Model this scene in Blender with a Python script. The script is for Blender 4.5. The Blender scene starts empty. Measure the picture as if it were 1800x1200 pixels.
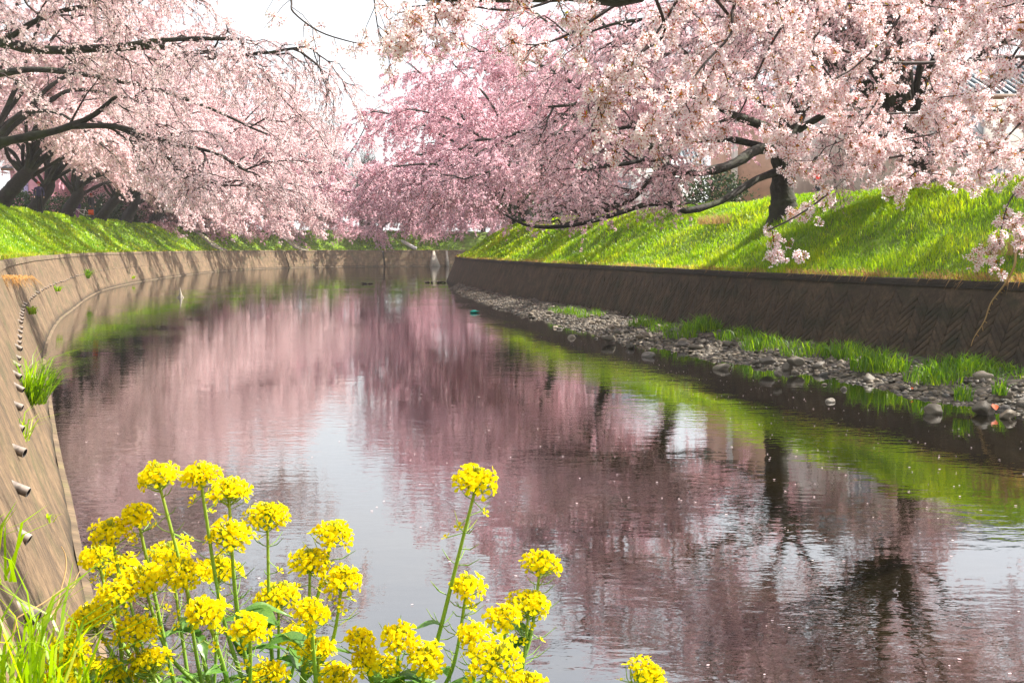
import bpy, bmesh, math, random
import numpy as np
from mathutils import Vector, Matrix

SC = bpy.context.scene
COL = SC.collection
R = np.random.default_rng(7)
random.seed(7)

# ------------------------------------------------------------------ camera
HC = 2.2                       # camera height over the water
F = 1900.0                     # focal length in photo pixels (1800 wide)
HOR = 436.0                    # horizon row of the photo
PITCH = math.atan((600.0 - HOR) / F)
cam_d = bpy.data.cameras.new('camera')
cam = bpy.data.objects.new('camera', cam_d)
COL.objects.link(cam)
cam.location = (0, 0, HC)
cam.rotation_euler = (math.pi / 2 - PITCH, 0, 0)
cam_d.sensor_width = 36.0
cam_d.lens = 36.0 * F / 1800.0
cam_d.clip_start = 0.05
cam_d.clip_end = 3000
SC.camera = cam

# ------------------------------------------------------------------ sky, sun, exposure
SUN_AZ = math.radians(70)    # clockwise from +Y (the view direction)
SUN_EL = math.radians(51)
world = bpy.data.worlds.new("World")
SC.world = world
world.use_nodes = True
wn = world.node_tree
wn.nodes.clear()
sky = wn.nodes.new('ShaderNodeTexSky')
sky.sky_type = 'NISHITA'
sky.sun_disc = False
sky.sun_elevation = SUN_EL
sky.sun_rotation = SUN_AZ
sky.altitude = 0
sky.air_density = 1.0
sky.dust_density = 5.0
sky.ozone_density = 1.0
bg = wn.nodes.new('ShaderNodeBackground')
bg.inputs['Strength'].default_value = 0.15
wo = wn.nodes.new('ShaderNodeOutputWorld')
wtc = wn.nodes.new('ShaderNodeTexCoord')
wnz = wn.nodes.new('ShaderNodeTexNoise'); wnz.inputs['Scale'].default_value = 2.2; wnz.inputs['Detail'].default_value = 6
wmap = wn.nodes.new('ShaderNodeMapping'); wmap.inputs['Scale'].default_value = (1, 1, 2.5)
wr = wn.nodes.new('ShaderNodeValToRGB'); wr.color_ramp.elements[0].position = 0.3; wr.color_ramp.elements[0].color = (0.62, 0.62, 0.62, 1)
wr.color_ramp.elements[1].position = 0.7; wr.color_ramp.elements[1].color = (0.88, 0.88, 0.88, 1)
wmx = wn.nodes.new('ShaderNodeMixRGB'); wmx.inputs[2].default_value = (4.1, 4.15, 4.25, 1)      # thin bright cloud over the whole sky
wn.links.new(wtc.outputs['Generated'], wmap.inputs[0]); wn.links.new(wmap.outputs[0], wnz.inputs['Vector'])
wn.links.new(wnz.outputs[0], wr.inputs[0]); wn.links.new(wr.outputs[0], wmx.inputs[0])
wn.links.new(sky.outputs[0], wmx.inputs[1]); wn.links.new(wmx.outputs[0], bg.inputs[0])
wn.links.new(bg.outputs[0], wo.inputs[0])

sun_d = bpy.data.lights.new('sun', 'SUN')
sun_d.energy = 5.0
sun_d.angle = math.radians(0.55)
sun_d.color = (1.0, 0.94, 0.84)
sun = bpy.data.objects.new('sun', sun_d)
COL.objects.link(sun)
sd = Vector((math.sin(SUN_AZ) * math.cos(SUN_EL), math.cos(SUN_AZ) * math.cos(SUN_EL), math.sin(SUN_EL)))
sun.rotation_euler = sd.to_track_quat('Z', 'Y').to_euler()
sun.location = (40, 60, 60)

SC.view_settings.view_transform = 'Standard'
SC.view_settings.look = 'None'
SC.view_settings.gamma = 1.0
SC.view_settings.use_curve_mapping = False
SC.view_settings.exposure = 1.26
SC.render.engine = 'CYCLES'
cy = SC.cycles
cy.use_denoising = True
cy.max_bounces = 8
cy.diffuse_bounces = 6
cy.glossy_bounces = 3
cy.transmission_bounces = 4
cy.transparent_max_bounces = 4
cy.caustics_reflective = False
cy.caustics_refractive = False
cy.sample_clamp_indirect = 6.0

# ------------------------------------------------------------------ pixel -> world
CP, SP = math.cos(PITCH), math.sin(PITCH)
def ray(x, y):
    u, v = (x - 900.0) / F, (600.0 - y) / F
    return np.array([u, CP + v * SP, -SP + v * CP])
def P(x, y, D):
    d = ray(x, y)
    return np.array([0, 0, HC]) + d * (D / d[1])
def G(x, y, z=0.0):
    d = ray(x, y)
    return np.array([0, 0, HC]) + d * ((z - HC) / d[2])
def PL(pts, D0=None, D1=None):
    out = []
    n = len(pts)
    for i, p in enumerate(pts):
        D = p[2] if len(p) > 2 else D0 + (D1 - D0) * i / max(1, n - 1)
        out.append(P(p[0], p[1], D))
    return np.array(out)

# ------------------------------------------------------------------ mesh helpers
class MB:
    """Collects numpy geometry and links it as ONE mesh object."""
    def __init__(s):
        s.v, s.f, s.n, s.m, s.t, s.k = [], [], [], [], [], 0
    def add(s, v, f, tint=None, mat=0):
        v = np.asarray(v, dtype=np.float64).reshape(-1, 3)
        f = np.asarray(f, dtype=np.int64)
        if f.size == 0:
            return
        s.v.append(v)
        s.f.append((f + s.k).ravel())
        s.n.append(np.full(f.shape[0], f.shape[1]))
        s.m.append(np.full(f.shape[0], mat) if np.isscalar(mat) else np.asarray(mat))
        s.t.append(np.zeros(len(v)) if tint is None else (np.full(len(v), tint) if np.isscalar(tint) else np.asarray(tint)))
        s.k += len(v)
    def mesh(s, name, mats, smooth=False, origin=None, extra=None):
        V = np.concatenate(s.v)
        if origin is not None:
            V = V - np.asarray(origin)
        L = np.concatenate(s.f)
        N = np.concatenate(s.n)
        me = bpy.data.meshes.new(name)
        me.vertices.add(len(V))
        me.vertices.foreach_set('co', V.astype(np.float32).ravel())
        me.loops.add(len(L))
        me.loops.foreach_set('vertex_index', L.astype(np.int32))
        me.polygons.add(len(N))
        me.polygons.foreach_set('loop_start', (np.cumsum(N) - N).astype(np.int32))
        me.polygons.foreach_set('material_index', np.concatenate(s.m).astype(np.int32))
        if smooth:
            me.polygons.foreach_set('use_smooth', np.ones(len(N), dtype=bool))
        a = me.attributes.new('tint', 'FLOAT', 'POINT')
        a.data.foreach_set('value', np.concatenate(s.t).astype(np.float32))
        for k, arr in (extra or {}).items():
            b = me.attributes.new(k, 'FLOAT', 'POINT')
            b.data.foreach_set('value', np.asarray(arr).astype(np.float32))
        for m in (mats if isinstance(mats, (list, tuple)) else [mats]):
            me.materials.append(m)
        me.update(calc_edges=True)
        me.validate()
        return me
    def obj(s, name, mats, parent=None, smooth=False, origin=None, extra=None):
        return link(name, s.mesh(name, mats, smooth, origin, extra), parent)

def link(name, data, parent=None, loc=None):
    o = bpy.data.objects.new(name, data)
    COL.objects.link(o)
    if parent is not None:
        o.parent = parent
    if loc is not None:
        o.location = loc
    return o
def tag(o, label=None, cat=None, group=None, kind=None):
    if label: o['label'] = label
    if cat: o['category'] = cat
    if group: o['group'] = group
    if kind: o['kind'] = kind
    return o
def thing(name, label, cat, loc=(0, 0, 0), rz=0.0, group=None):
    o = link(name, None)
    o.location = loc
    o.rotation_euler = (0, 0, rz)
    return tag(o, label, cat, group)
def dup(root, loc, rz, label, group=None, scale=1.0):
    r = root.copy(); COL.objects.link(r)
    r.location = loc; r.rotation_euler = (0, 0, rz); r.scale = (scale,) * 3
    r['label'] = label
    if group: r['group'] = group
    for ch in list(root.children):
        c = ch.copy(); COL.objects.link(c); c.parent = r
        for g in ch.children:
            d = g.copy(); COL.objects.link(d); d.parent = c
    return r

def nrm(a):
    return a / np.maximum(np.linalg.norm(a, axis=-1, keepdims=True), 1e-9)
def tube(pts, rad, sides=8, cap=True, wob=0.0):
    """One swept tube: verts, quads."""
    pts = np.asarray(pts, float); n = len(pts)
    rad = np.broadcast_to(np.asarray(rad, float), (n,))
    T = nrm(np.gradient(pts, axis=0))
    ref = np.array([0.31, 0.12, 0.94]) if abs(T[0][2]) < 0.9 else np.array([1.0, 0.1, 0.0])
    U = nrm(np.cross(T, ref)); W = np.cross(T, U)
    a = np.linspace(0, 2 * math.pi, sides, endpoint=False)
    rr = rad[:, None] * (1 + (wob * R.standard_normal((n, sides)) if wob else 0))
    V = pts[:, None, :] + rr[..., None] * (np.cos(a)[None, :, None] * U[:, None, :] + np.sin(a)[None, :, None] * W[:, None, :])
    i = np.arange(n - 1)[:, None] * sides; j = np.arange(sides)[None, :]; k = (j + 1) % sides
    Q = np.stack([i + j, i + k, i + sides + k, i + sides + j], -1).reshape(-1, 4)
    return V.reshape(-1, 3), Q
def tubes(Pn, r0, r1, sides=3):
    """Many tubes with the same number of points: Pn (N, m, 3)."""
    N, m, _ = Pn.shape
    T = nrm(np.gradient(Pn, axis=1))
    ref = np.array([0.31, 0.22, 0.92])
    U = nrm(np.cross(T, ref)); W = np.cross(T, U)
    a = np.linspace(0, 2 * math.pi, sides, endpoint=False)
    t = np.linspace(0, 1, m)
    r0 = np.broadcast_to(np.asarray(r0, float), (N,)); r1 = np.broadcast_to(np.asarray(r1, float), (N,))
    rr = r0[:, None] * (1 - t) + r1[:, None] * t
    V = Pn[:, :, None, :] + rr[:, :, None, None] * (np.cos(a)[None, None, :, None] * U[:, :, None, :] + np.sin(a)[None, None, :, None] * W[:, :, None, :])
    b = (np.arange(N) * m * sides)[:, None, None] + (np.arange(m - 1) * sides)[None, :, None]
    j = np.arange(sides)[None, None, :]; k = (j + 1) % sides
    Q = np.stack([b + j, b + k, b + sides + k, b + sides + j], -1).reshape(-1, 4)
    return V.reshape(-1, 3), Q
def box(c, s, rz=0.0):
    c = np.asarray(c, float); s = np.asarray(s, float) / 2
    v = np.array([[x, y, z] for z in (-1, 1) for y in (-1, 1) for x in (-1, 1)], float) * s
    ca, sa = math.cos(rz), math.sin(rz)
    v = v @ np.array([[ca, sa, 0], [-sa, ca, 0], [0, 0, 1]])
    f = [[0, 2, 3, 1], [4, 5, 7, 6], [0, 1, 5, 4], [2, 6, 7, 3], [0, 4, 6, 2], [1, 3, 7, 5]]
    return v + c, f
def resample(pts, step=None, n=None):
    pts = np.asarray(pts, float)
    d = np.r_[0, np.cumsum(np.linalg.norm(np.diff(pts, axis=0), axis=1))]
    if n is None:
        n = max(2, int(round(d[-1] / step)) + 1)
    s = np.linspace(0, d[-1], n)
    return np.stack([np.interp(s, d, pts[:, i]) for i in range(pts.shape[1])], -1), s
def spline(pts, n=60):
    """Catmull-Rom through the points."""
    p = np.asarray(pts, float)
    q = np.vstack([2 * p[0] - p[1], p, 2 * p[-1] - p[-2]])
    out = []
    per = max(3, n // (len(p) - 1))
    for i in range(len(p) - 1):
        a, b, c, d = q[i:i + 4]
        for t in np.linspace(0, 1, per, endpoint=False):
            out.append(0.5 * (2 * b + (c - a) * t + (2 * a - 5 * b + 4 * c - d) * t * t + (3 * b - a - 3 * c + d) * t ** 3))
    out.append(p[-1])
    return np.array(out)

# ------------------------------------------------------------------ materials
def mat(name):
    m = bpy.data.materials.new(name); m.use_nodes = True
    m.node_tree.nodes.clear()
    return m, m.node_tree.nodes, m.node_tree.links
def ramp(N, stops, interp='LINEAR'):
    r = N.new('ShaderNodeValToRGB'); e = r.color_ramp.elements
    r.color_ramp.interpolation = interp
    while len(e) > 1: e.remove(e[-1])
    for i, (p, c) in enumerate(stops):
        el = e[0] if i == 0 else e.new(p)
        el.position = p; el.color = (*c, 1)
    return r
def leafy(name, stops, trans=0.5, gloss=0.0, noise=0.0, transcol=None):
    """Thin petals and blades: diffuse + translucent, colour by the tint attribute."""
    m, N, L = mat(name)
    at = N.new('ShaderNodeAttribute'); at.attribute_name = 'tint'
    r = ramp(N, stops)
    L.new(at.outputs['Fac'], r.inputs[0])
    col = r.outputs[0]
    if noise:
        tc = N.new('ShaderNodeTexCoord'); nz = N.new('ShaderNodeTexNoise'); nz.inputs['Scale'].default_value = noise
        L.new(tc.outputs['Object'], nz.inputs['Vector'])
        mx = N.new('ShaderNodeMixRGB'); mx.blend_type = 'MULTIPLY'; mx.inputs[0].default_value = 0.7
        rr = ramp(N, [(0.36, (0.60, 0.74, 0.6)), (0.52, (1.0, 1.0, 1.0)), (0.66, (1.35, 1.08, 1.1))])
        L.new(nz.outputs[0], rr.inputs[0]); L.new(col, mx.inputs[1]); L.new(rr.outputs[0], mx.inputs[2])
        col = mx.outputs[0]
    d = N.new('ShaderNodeBsdfDiffuse'); t = N.new('ShaderNodeBsdfTranslucent'); mx = N.new('ShaderNodeMixShader')
    mx.inputs[0].default_value = trans
    L.new(col, d.inputs[0])
    if transcol:
        g = N.new('ShaderNodeMixRGB'); g.blend_type = 'MULTIPLY'; g.inputs[0].default_value = 1
        g.inputs[2].default_value = (*transcol, 1); L.new(col, g.inputs[1]); L.new(g.outputs[0], t.inputs[0])
    else:
        L.new(col, t.inputs[0])
    L.new(d.outputs[0], mx.inputs[1]); L.new(t.outputs[0], mx.inputs[2])
    out = N.new('ShaderNodeOutputMaterial')
    sh = mx.outputs[0]
    if gloss:
        g = N.new('ShaderNodeBsdfGlossy'); g.inputs['Roughness'].default_value = 0.4
        m2 = N.new('ShaderNodeMixShader'); m2.inputs[0].default_value = gloss
        L.new(sh, m2.inputs[1]); L.new(g.outputs[0], m2.inputs[2]); sh = m2.outputs[0]
    L.new(sh, out.inputs[0])
    return m
def solid(name, col, rough=0.7, noise=None, amount=0.35, bump=0.0, metal=0.0, coat=0.0):
    m, N, L = mat(name)
    b = N.new('ShaderNodeBsdfPrincipled'); out = N.new('ShaderNodeOutputMaterial')
    b.inputs['Roughness'].default_value = rough; b.inputs['Metallic'].default_value = metal
    b.inputs['Coat Weight'].default_value = coat
    L.new(b.outputs[0], out.inputs[0])
    b.inputs['Base Color'].default_value = (*col, 1)
    if noise:
        tc = N.new('ShaderNodeTexCoord'); nz = N.new('ShaderNodeTexNoise')
        nz.inputs['Scale'].default_value = noise; nz.inputs['Detail'].default_value = 6
        L.new(tc.outputs['Object'], nz.inputs['Vector'])
        lo = tuple(c * (1 - amount) for c in col); hi = tuple(min(1, c * (1 + amount)) for c in col)
        r = ramp(N, [(0.32, lo), (0.68, hi)])
        L.new(nz.outputs[0], r.inputs[0]); L.new(r.outputs[0], b.inputs['Base Color'])
        if bump:
            bp = N.new('ShaderNodeBump'); bp.inputs['Strength'].default_value = bump; bp.inputs['Distance'].default_value = 0.03
            L.new(nz.outputs[0], bp.inputs['Height']); L.new(bp.outputs[0], b.inputs['Normal'])
    return m
def bark(name, col, moss):
    m, N, L = mat(name)
    b = N.new('ShaderNodeBsdfPrincipled'); out = N.new('ShaderNodeOutputMaterial'); L.new(b.outputs[0], out.inputs[0])
    b.inputs['Roughness'].default_value = 0.85
    tc = N.new('ShaderNodeTexCoord')
    n1 = N.new('ShaderNodeTexNoise'); n1.inputs['Scale'].default_value = 9; n1.inputs['Detail'].default_value = 8
    n2 = N.new('ShaderNodeTexNoise'); n2.inputs['Scale'].default_value = 1.3; n2.inputs['Detail'].default_value = 4
    L.new(tc.outputs['Object'], n1.inputs['Vector']); L.new(tc.outputs['Object'], n2.inputs['Vector'])
    r1 = ramp(N, [(0.3, tuple(c * 0.45 for c in col)), (0.7, tuple(c * 1.6 for c in col))])
    r2 = ramp(N, [(0.5, (0, 0, 0)), (0.7, (0.7, 0.7, 0.7))])
    mx = N.new('ShaderNodeMixRGB'); mx.inputs[2].default_value = (*moss, 1)
    L.new(n1.outputs[0], r1.inputs[0]); L.new(n2.outputs[0], r2.inputs[0]); L.new(r2.outputs[0], mx.inputs[0])
    L.new(r1.outputs[0], mx.inputs[1]); L.new(mx.outputs[0], b.inputs['Base Color'])
    bp = N.new('ShaderNodeBump'); bp.inputs['Strength'].default_value = 0.8; bp.inputs['Distance'].default_value = 0.04
    L.new(n1.outputs[0], bp.inputs['Height']); L.new(bp.outputs[0], b.inputs['Normal'])
    return m
def concrete(name, light, dark, moss, streak=1.0, tide=1.0):
    """Weathered concrete: streaks run down the slope (attributes s along the wall, h up it)."""
    m, N, L = mat(name)
    b = N.new('ShaderNodeBsdfPrincipled'); out = N.new('ShaderNodeOutputMaterial'); L.new(b.outputs[0], out.inputs[0])
    b.inputs['Roughness'].default_value = 0.9
    a1 = N.new('ShaderNodeAttribute'); a1.attribute_name = 's'
    a2 = N.new('ShaderNodeAttribute'); a2.attribute_name = 'h'
    def field(ks, kh, detail, rough=0.6, dist=0.0):
        c = N.new('ShaderNodeCombineXYZ')
        for a, k, i in ((a1, ks, 0), (a2, kh, 1)):
            mm = N.new('ShaderNodeMath'); mm.operation = 'MULTIPLY'; mm.inputs[1].default_value = k
            L.new(a.outputs['Fac'], mm.inputs[0]); L.new(mm.outputs[0], c.inputs[i])
        n = N.new('ShaderNodeTexNoise'); n.inputs['Scale'].default_value = 1; n.inputs['Detail'].default_value = detail
        n.inputs['Roughness'].default_value = rough; n.inputs['Distortion'].default_value = dist
        L.new(c.outputs[0], n.inputs['Vector']); return n
    st = field(2.2 * streak, 0.9, 10, 0.8, 0.25); bl = field(2.4, 3.2, 8, 0.7); fine = field(18, 14, 8, 0.75); pat = field(1.1, 2.2, 6)
    r1 = ramp(N, [(0.33, dark), (0.49, tuple((a + c) / 2 for a, c in zip(light, dark))), (0.6, light)])
    L.new(st.outputs[0], r1.inputs[0])
    m1 = N.new('ShaderNodeMixRGB'); m1.blend_type = 'MULTIPLY'; m1.inputs[0].default_value = 0.75
    r2 = ramp(N, [(0.32, (0.42, 0.38, 0.34)), (0.62, (1.2, 1.15, 1.1))]); L.new(bl.outputs[0], r2.inputs[0])
    L.new(r1.outputs[0], m1.inputs[1]); L.new(r2.outputs[0], m1.inputs[2])
    m2 = N.new('ShaderNodeMixRGB'); r3 = ramp(N, [(0.50, (0, 0, 0)), (0.68, (0.8, 0.8, 0.8))]); L.new(pat.outputs[0], r3.inputs[0])
    L.new(r3.outputs[0], m2.inputs[0]); L.new(m1.outputs[0], m2.inputs[1]); m2.inputs[2].default_value = (*moss, 1)
    m3 = N.new('ShaderNodeMixRGB'); m3.blend_type = 'MULTIPLY'; m3.inputs[0].default_value = 0.9
    r4 = ramp(N, [(0.34, (0.42, 0.42, 0.42)), (0.64, (1.3, 1.28, 1.25))]); L.new(fine.outputs[0], r4.inputs[0])
    L.new(m2.outputs[0], m3.inputs[1]); L.new(r4.outputs[0], m3.inputs[2])
    tl = ramp(N, [(0.10, (0.30, 0.31, 0.27)), (0.16, (0.62, 0.60, 0.55)), (0.24, (1, 1, 1))])      # dark tide line at the water
    th = N.new('ShaderNodeMath'); th.operation = 'MULTIPLY_ADD'; th.inputs[1].default_value = 0.22; L.new(pat.outputs[0], th.inputs[0]); 
    ts = N.new('ShaderNodeMath'); ts.operation = 'SUBTRACT'; L.new(a2.outputs['Fac'], ts.inputs[0]); ts.inputs[1].default_value = 0.06; L.new(ts.outputs[0], th.inputs[2])
    L.new(th.outputs[0], tl.inputs[0])
    m4 = N.new('ShaderNodeMixRGB'); m4.blend_type = 'MULTIPLY'; m4.inputs[0].default_value = tide
    L.new(m3.outputs[0], m4.inputs[1]); L.new(tl.outputs[0], m4.inputs[2]); L.new(m4.outputs[0], b.inputs['Base Color'])
    bp = N.new('ShaderNodeBump'); bp.inputs['Strength'].default_value = 0.6; bp.inputs['Distance'].default_value = 0.02
    L.new(fine.outputs[0], bp.inputs['Height'])
    bp2 = N.new('ShaderNodeBump'); bp2.inputs['Strength'].default_value = 0.25; bp2.inputs['Distance'].default_value = 0.04
    L.new(st.outputs[0], bp2.inputs['Height']); L.new(bp.outputs[0], bp2.inputs['Normal'])
    L.new(bp2.outputs[0], b.inputs['Normal'])
    return m

M = {}
M['blossom'] = leafy('blossom_pink', [(0.0, (0.88, 0.69, 0.73)), (0.45, (0.83, 0.54, 0.61)), (0.8, (0.70, 0.34, 0.42)), (0.93, (0.50, 0.11, 0.15)), (1.0, (0.28, 0.06, 0.05))], 0.5)
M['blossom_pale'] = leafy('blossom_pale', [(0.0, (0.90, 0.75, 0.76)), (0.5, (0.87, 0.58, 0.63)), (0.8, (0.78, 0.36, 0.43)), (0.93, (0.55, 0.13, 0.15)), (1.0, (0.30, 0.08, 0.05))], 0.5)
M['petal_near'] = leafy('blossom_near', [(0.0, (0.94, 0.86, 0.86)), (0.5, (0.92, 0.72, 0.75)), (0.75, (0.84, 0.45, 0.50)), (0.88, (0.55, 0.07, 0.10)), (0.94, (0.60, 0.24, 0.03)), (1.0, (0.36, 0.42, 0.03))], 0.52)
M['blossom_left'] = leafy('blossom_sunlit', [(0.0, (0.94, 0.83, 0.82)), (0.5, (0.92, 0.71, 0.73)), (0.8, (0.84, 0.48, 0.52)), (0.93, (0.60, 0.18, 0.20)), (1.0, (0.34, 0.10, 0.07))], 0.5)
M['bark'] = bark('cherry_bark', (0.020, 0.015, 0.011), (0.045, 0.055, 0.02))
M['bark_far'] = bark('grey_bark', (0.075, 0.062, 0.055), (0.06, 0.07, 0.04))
M['twig'] = solid('twig_bark', (0.030, 0.017, 0.014), 0.8)
M['grass'] = leafy('bank_grass', [(0.0, (0.09, 0.22, 0.004)), (0.5, (0.36, 0.55, 0.005)), (0.85, (0.56, 0.65, 0.010)), (1.0, (0.46, 0.36, 0.10))], 0.55, 0.03, noise=0.55, transcol=(1.15, 1.15, 0.5))
M['dry'] = leafy('dry_grass', [(0.0, (0.34, 0.20, 0.08)), (0.6, (0.50, 0.34, 0.16)), (1.0, (0.52, 0.24, 0.06))], 0.35)
M['turf'] = solid('turf_soil', (0.12, 0.20, 0.012), 0.95, 1.7, 0.5, 0.4)
M['soil'] = solid('bare_soil', (0.10, 0.075, 0.045), 0.95, 5, 0.5, 0.6)
M['path'] = solid('path_earth', (0.22, 0.19, 0.15), 0.95, 3, 0.25, 0.3)
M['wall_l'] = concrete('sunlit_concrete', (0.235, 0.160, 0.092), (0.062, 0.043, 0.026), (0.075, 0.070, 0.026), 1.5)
M['wall_r'] = concrete('shaded_concrete', (0.085, 0.058, 0.034), (0.026, 0.018, 0.010), (0.018, 0.020, 0.007), 0.7)  # shade of the right wall deepened in the colour itself
M['coping'] = concrete('coping_concrete', (0.22, 0.16, 0.10), (0.06, 0.042, 0.026), (0.12, 0.12, 0.04), 1.0, 0.0)
M['joint'] = solid('joint_dark', (0.03, 0.024, 0.018), 0.95)
M['pipe'] = solid('pipe_plastic', (0.20, 0.165, 0.14), 0.6, 30, 0.5)
M['pipe_in'] = solid('pipe_hole', (0.012, 0.01, 0.009), 0.9)

# ------------------------------------------------------------------ river banks: base lines of the two walls (z = 0)
LPX = [(145, 1020), (118, 880), (100, 800), (85, 700), (78, 617), (100, 567), (123, 547), (160, 520), (193, 507), (247, 495)]
LN = [tuple(G(x, y)[:2]) for x, y in LPX]
dL = np.array(LN[0]) - np.array(LN[1]); dL /= np.linalg.norm(dL)
LN = [tuple(np.array(LN[0]) + dL * 20 + [2.5, 0]), tuple(np.array(LN[0]) + dL * 10.5 + [.8, 0]), tuple(np.array(LN[0]) + dL * 5 + [.1, 0])] + LN
LEFT = spline(LN + [(-25.9, 82), (-27.4, 96), (-27.6, 108), (-25.6, 119), (-21, 127), (-14, 131), (-4, 133.5), (8, 134.5), (40, 138), (90, 142)], 260)
RN = [tuple(G(x, y, .2)[:2]) for x, y in ((950, 529), (1100, 553), (1340, 593), (1580, 626), (1800, 657))][::-1]
dR = np.array(RN[0]) - np.array(RN[1]); dR /= np.linalg.norm(dR)
RIGHT = spline([tuple(np.array(RN[0]) + dR * 34 + [3, 0]), tuple(np.array(RN[0]) + dR * 22 + [1.2, 0]), tuple(np.array(RN[0]) + dR * 11 + [.3, 0])] + RN + [(-1.6, 53), (-3.6, 65),
                (-4.4, 73), (-3.9, 79), (-0.5, 84.5), (6, 87.5), (16, 89), (40, 92), (90, 95)], 220)
print('LEFT', [(round(a, 1), round(b, 1)) for a, b in LN]); print('RIGHT', [(round(a, 1), round(b, 1)) for a, b in RN])
class Bank:
    def __init__(s, pts, side, zt, batter, prof):
        s.p, s.s = resample(pts, 0.5)
        t = nrm(np.gradient(s.p, axis=0))
        s.n = np.stack([-t[:, 1], t[:, 0]], -1) * side      # away from the river
        k = np.ones(9) / 9
        s.n = nrm(np.stack([np.convolve(np.pad(s.n[:, i], 4, 'edge'), k, 'valid') for i in (0, 1)], -1))
        s.zt, s.b, s.prof, s.off = zt, batter, prof, zt * batter
        s.side = side
    def at(s, q):
        q = np.asarray(q, float)
        p = np.stack([np.interp(q, s.s, s.p[:, i]) for i in (0, 1)], -1)
        n = nrm(np.stack([np.interp(q, s.s, s.n[:, i]) for i in (0, 1)], -1))
        return p, n
    def face(s, q, h, proud=0.0):                              # a point of the wall face at height h
        p, n = s.at(q)
        xy = p + n * (np.asarray(h) * s.b - proud)[..., None] if np.ndim(h) else p + n * (h * s.b - proud)
        return np.concatenate([xy, np.broadcast_to(np.asarray(h, float)[..., None] if np.ndim(h) else h, xy.shape[:-1] + (1,))], -1)
    def bank(s, q, d):                                        # a point of the grass slope, d behind the wall top
        p, n = s.at(q)
        d = np.asarray(d, float)
        xy = p + n * (s.off + d)[..., None]
        z = np.interp(d, s.prof[0], s.prof[1])
        z = z + 0.07 * np.sin(np.asarray(q) * 0.7 + d * 1.3) * np.clip(d / 1.5, 0, 1) + 0.05 * np.sin(np.asarray(q) * 1.9 + 2 * d) * np.clip(d / 1.5, 0, 1)
        return np.concatenate([xy, z[..., None]], -1)
    def sD(s, D):                                             # arc position at which the base line first reaches forward distance D
        i = np.argmax(s.p[:, 1] >= D)
        return s.s[i]
LB = Bank(LEFT, 1, 1.95, 0.36, ([0, .3, 1.0, 2.2, 3.3, 4.4], [1.90, 1.93, 2.35, 3.42, 4.10, 4.22]))
RB = Bank(RIGHT, -1, 1.63, 0.40, ([0, .3, 1.0, 2.4, 3.5, 4.4], [1.58, 1.62, 2.02, 2.98, 3.55, 3.66]))

def strip(b, q, ds, fn):
    V = np.array([fn(q, np.full_like(q, d)) for d in ds])     # (k, n, 3)
    k, n = V.shape[:2]
    i = (np.arange(k - 1) * n)[:, None]; j = np.arange(n - 1)[None, :]
    Q = np.stack([i + j, i + j + 1, i + n + j + 1, i + n + j], -1).reshape(-1, 4)
    return V.reshape(-1, 3), Q
def flip(Q): return Q[:, ::-1]

# ground: the grass slopes and the level land behind them
for b, nm in ((LB, 'left_bank'), (RB, 'right_bank')):
    V, Q = strip(b, b.s, [0.02, .3, .65, 1.0, 1.6, 2.2, 2.8, 3.4, 3.9, 4.4], b.bank)
    g = MB(); g.add(V, Q if b.side < 0 else flip(Q))
    tag(g.obj(nm, M['turf'], smooth=True), kind='structure')
def plateau(nm, b, outer, z):
    edge = b.bank(b.s, np.full_like(b.s, 4.38))[::3]
    bm = bmesh.new()
    vs = [bm.verts.new((x, y, zz)) for x, y, zz in edge] + [bm.verts.new((x, y, z)) for x, y in outer]
    f = bm.faces.new(vs); bmesh.ops.triangulate(bm, faces=[f])
    me = bpy.data.meshes.new(nm); bm.to_mesh(me); bm.free(); me.materials.append(M['path'])
    tag(link(nm, me), kind='structure')
plateau('far_ground', LB, [(700, 142), (1400, 900), (0, 1600), (-1400, 900), (-1400, -500), (-40, -500), (0, -40)], 4.2)
plateau('near_ground', RB, [(700, 95), (900, -400), (60, -400), (26, -40)], 3.64)

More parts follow.
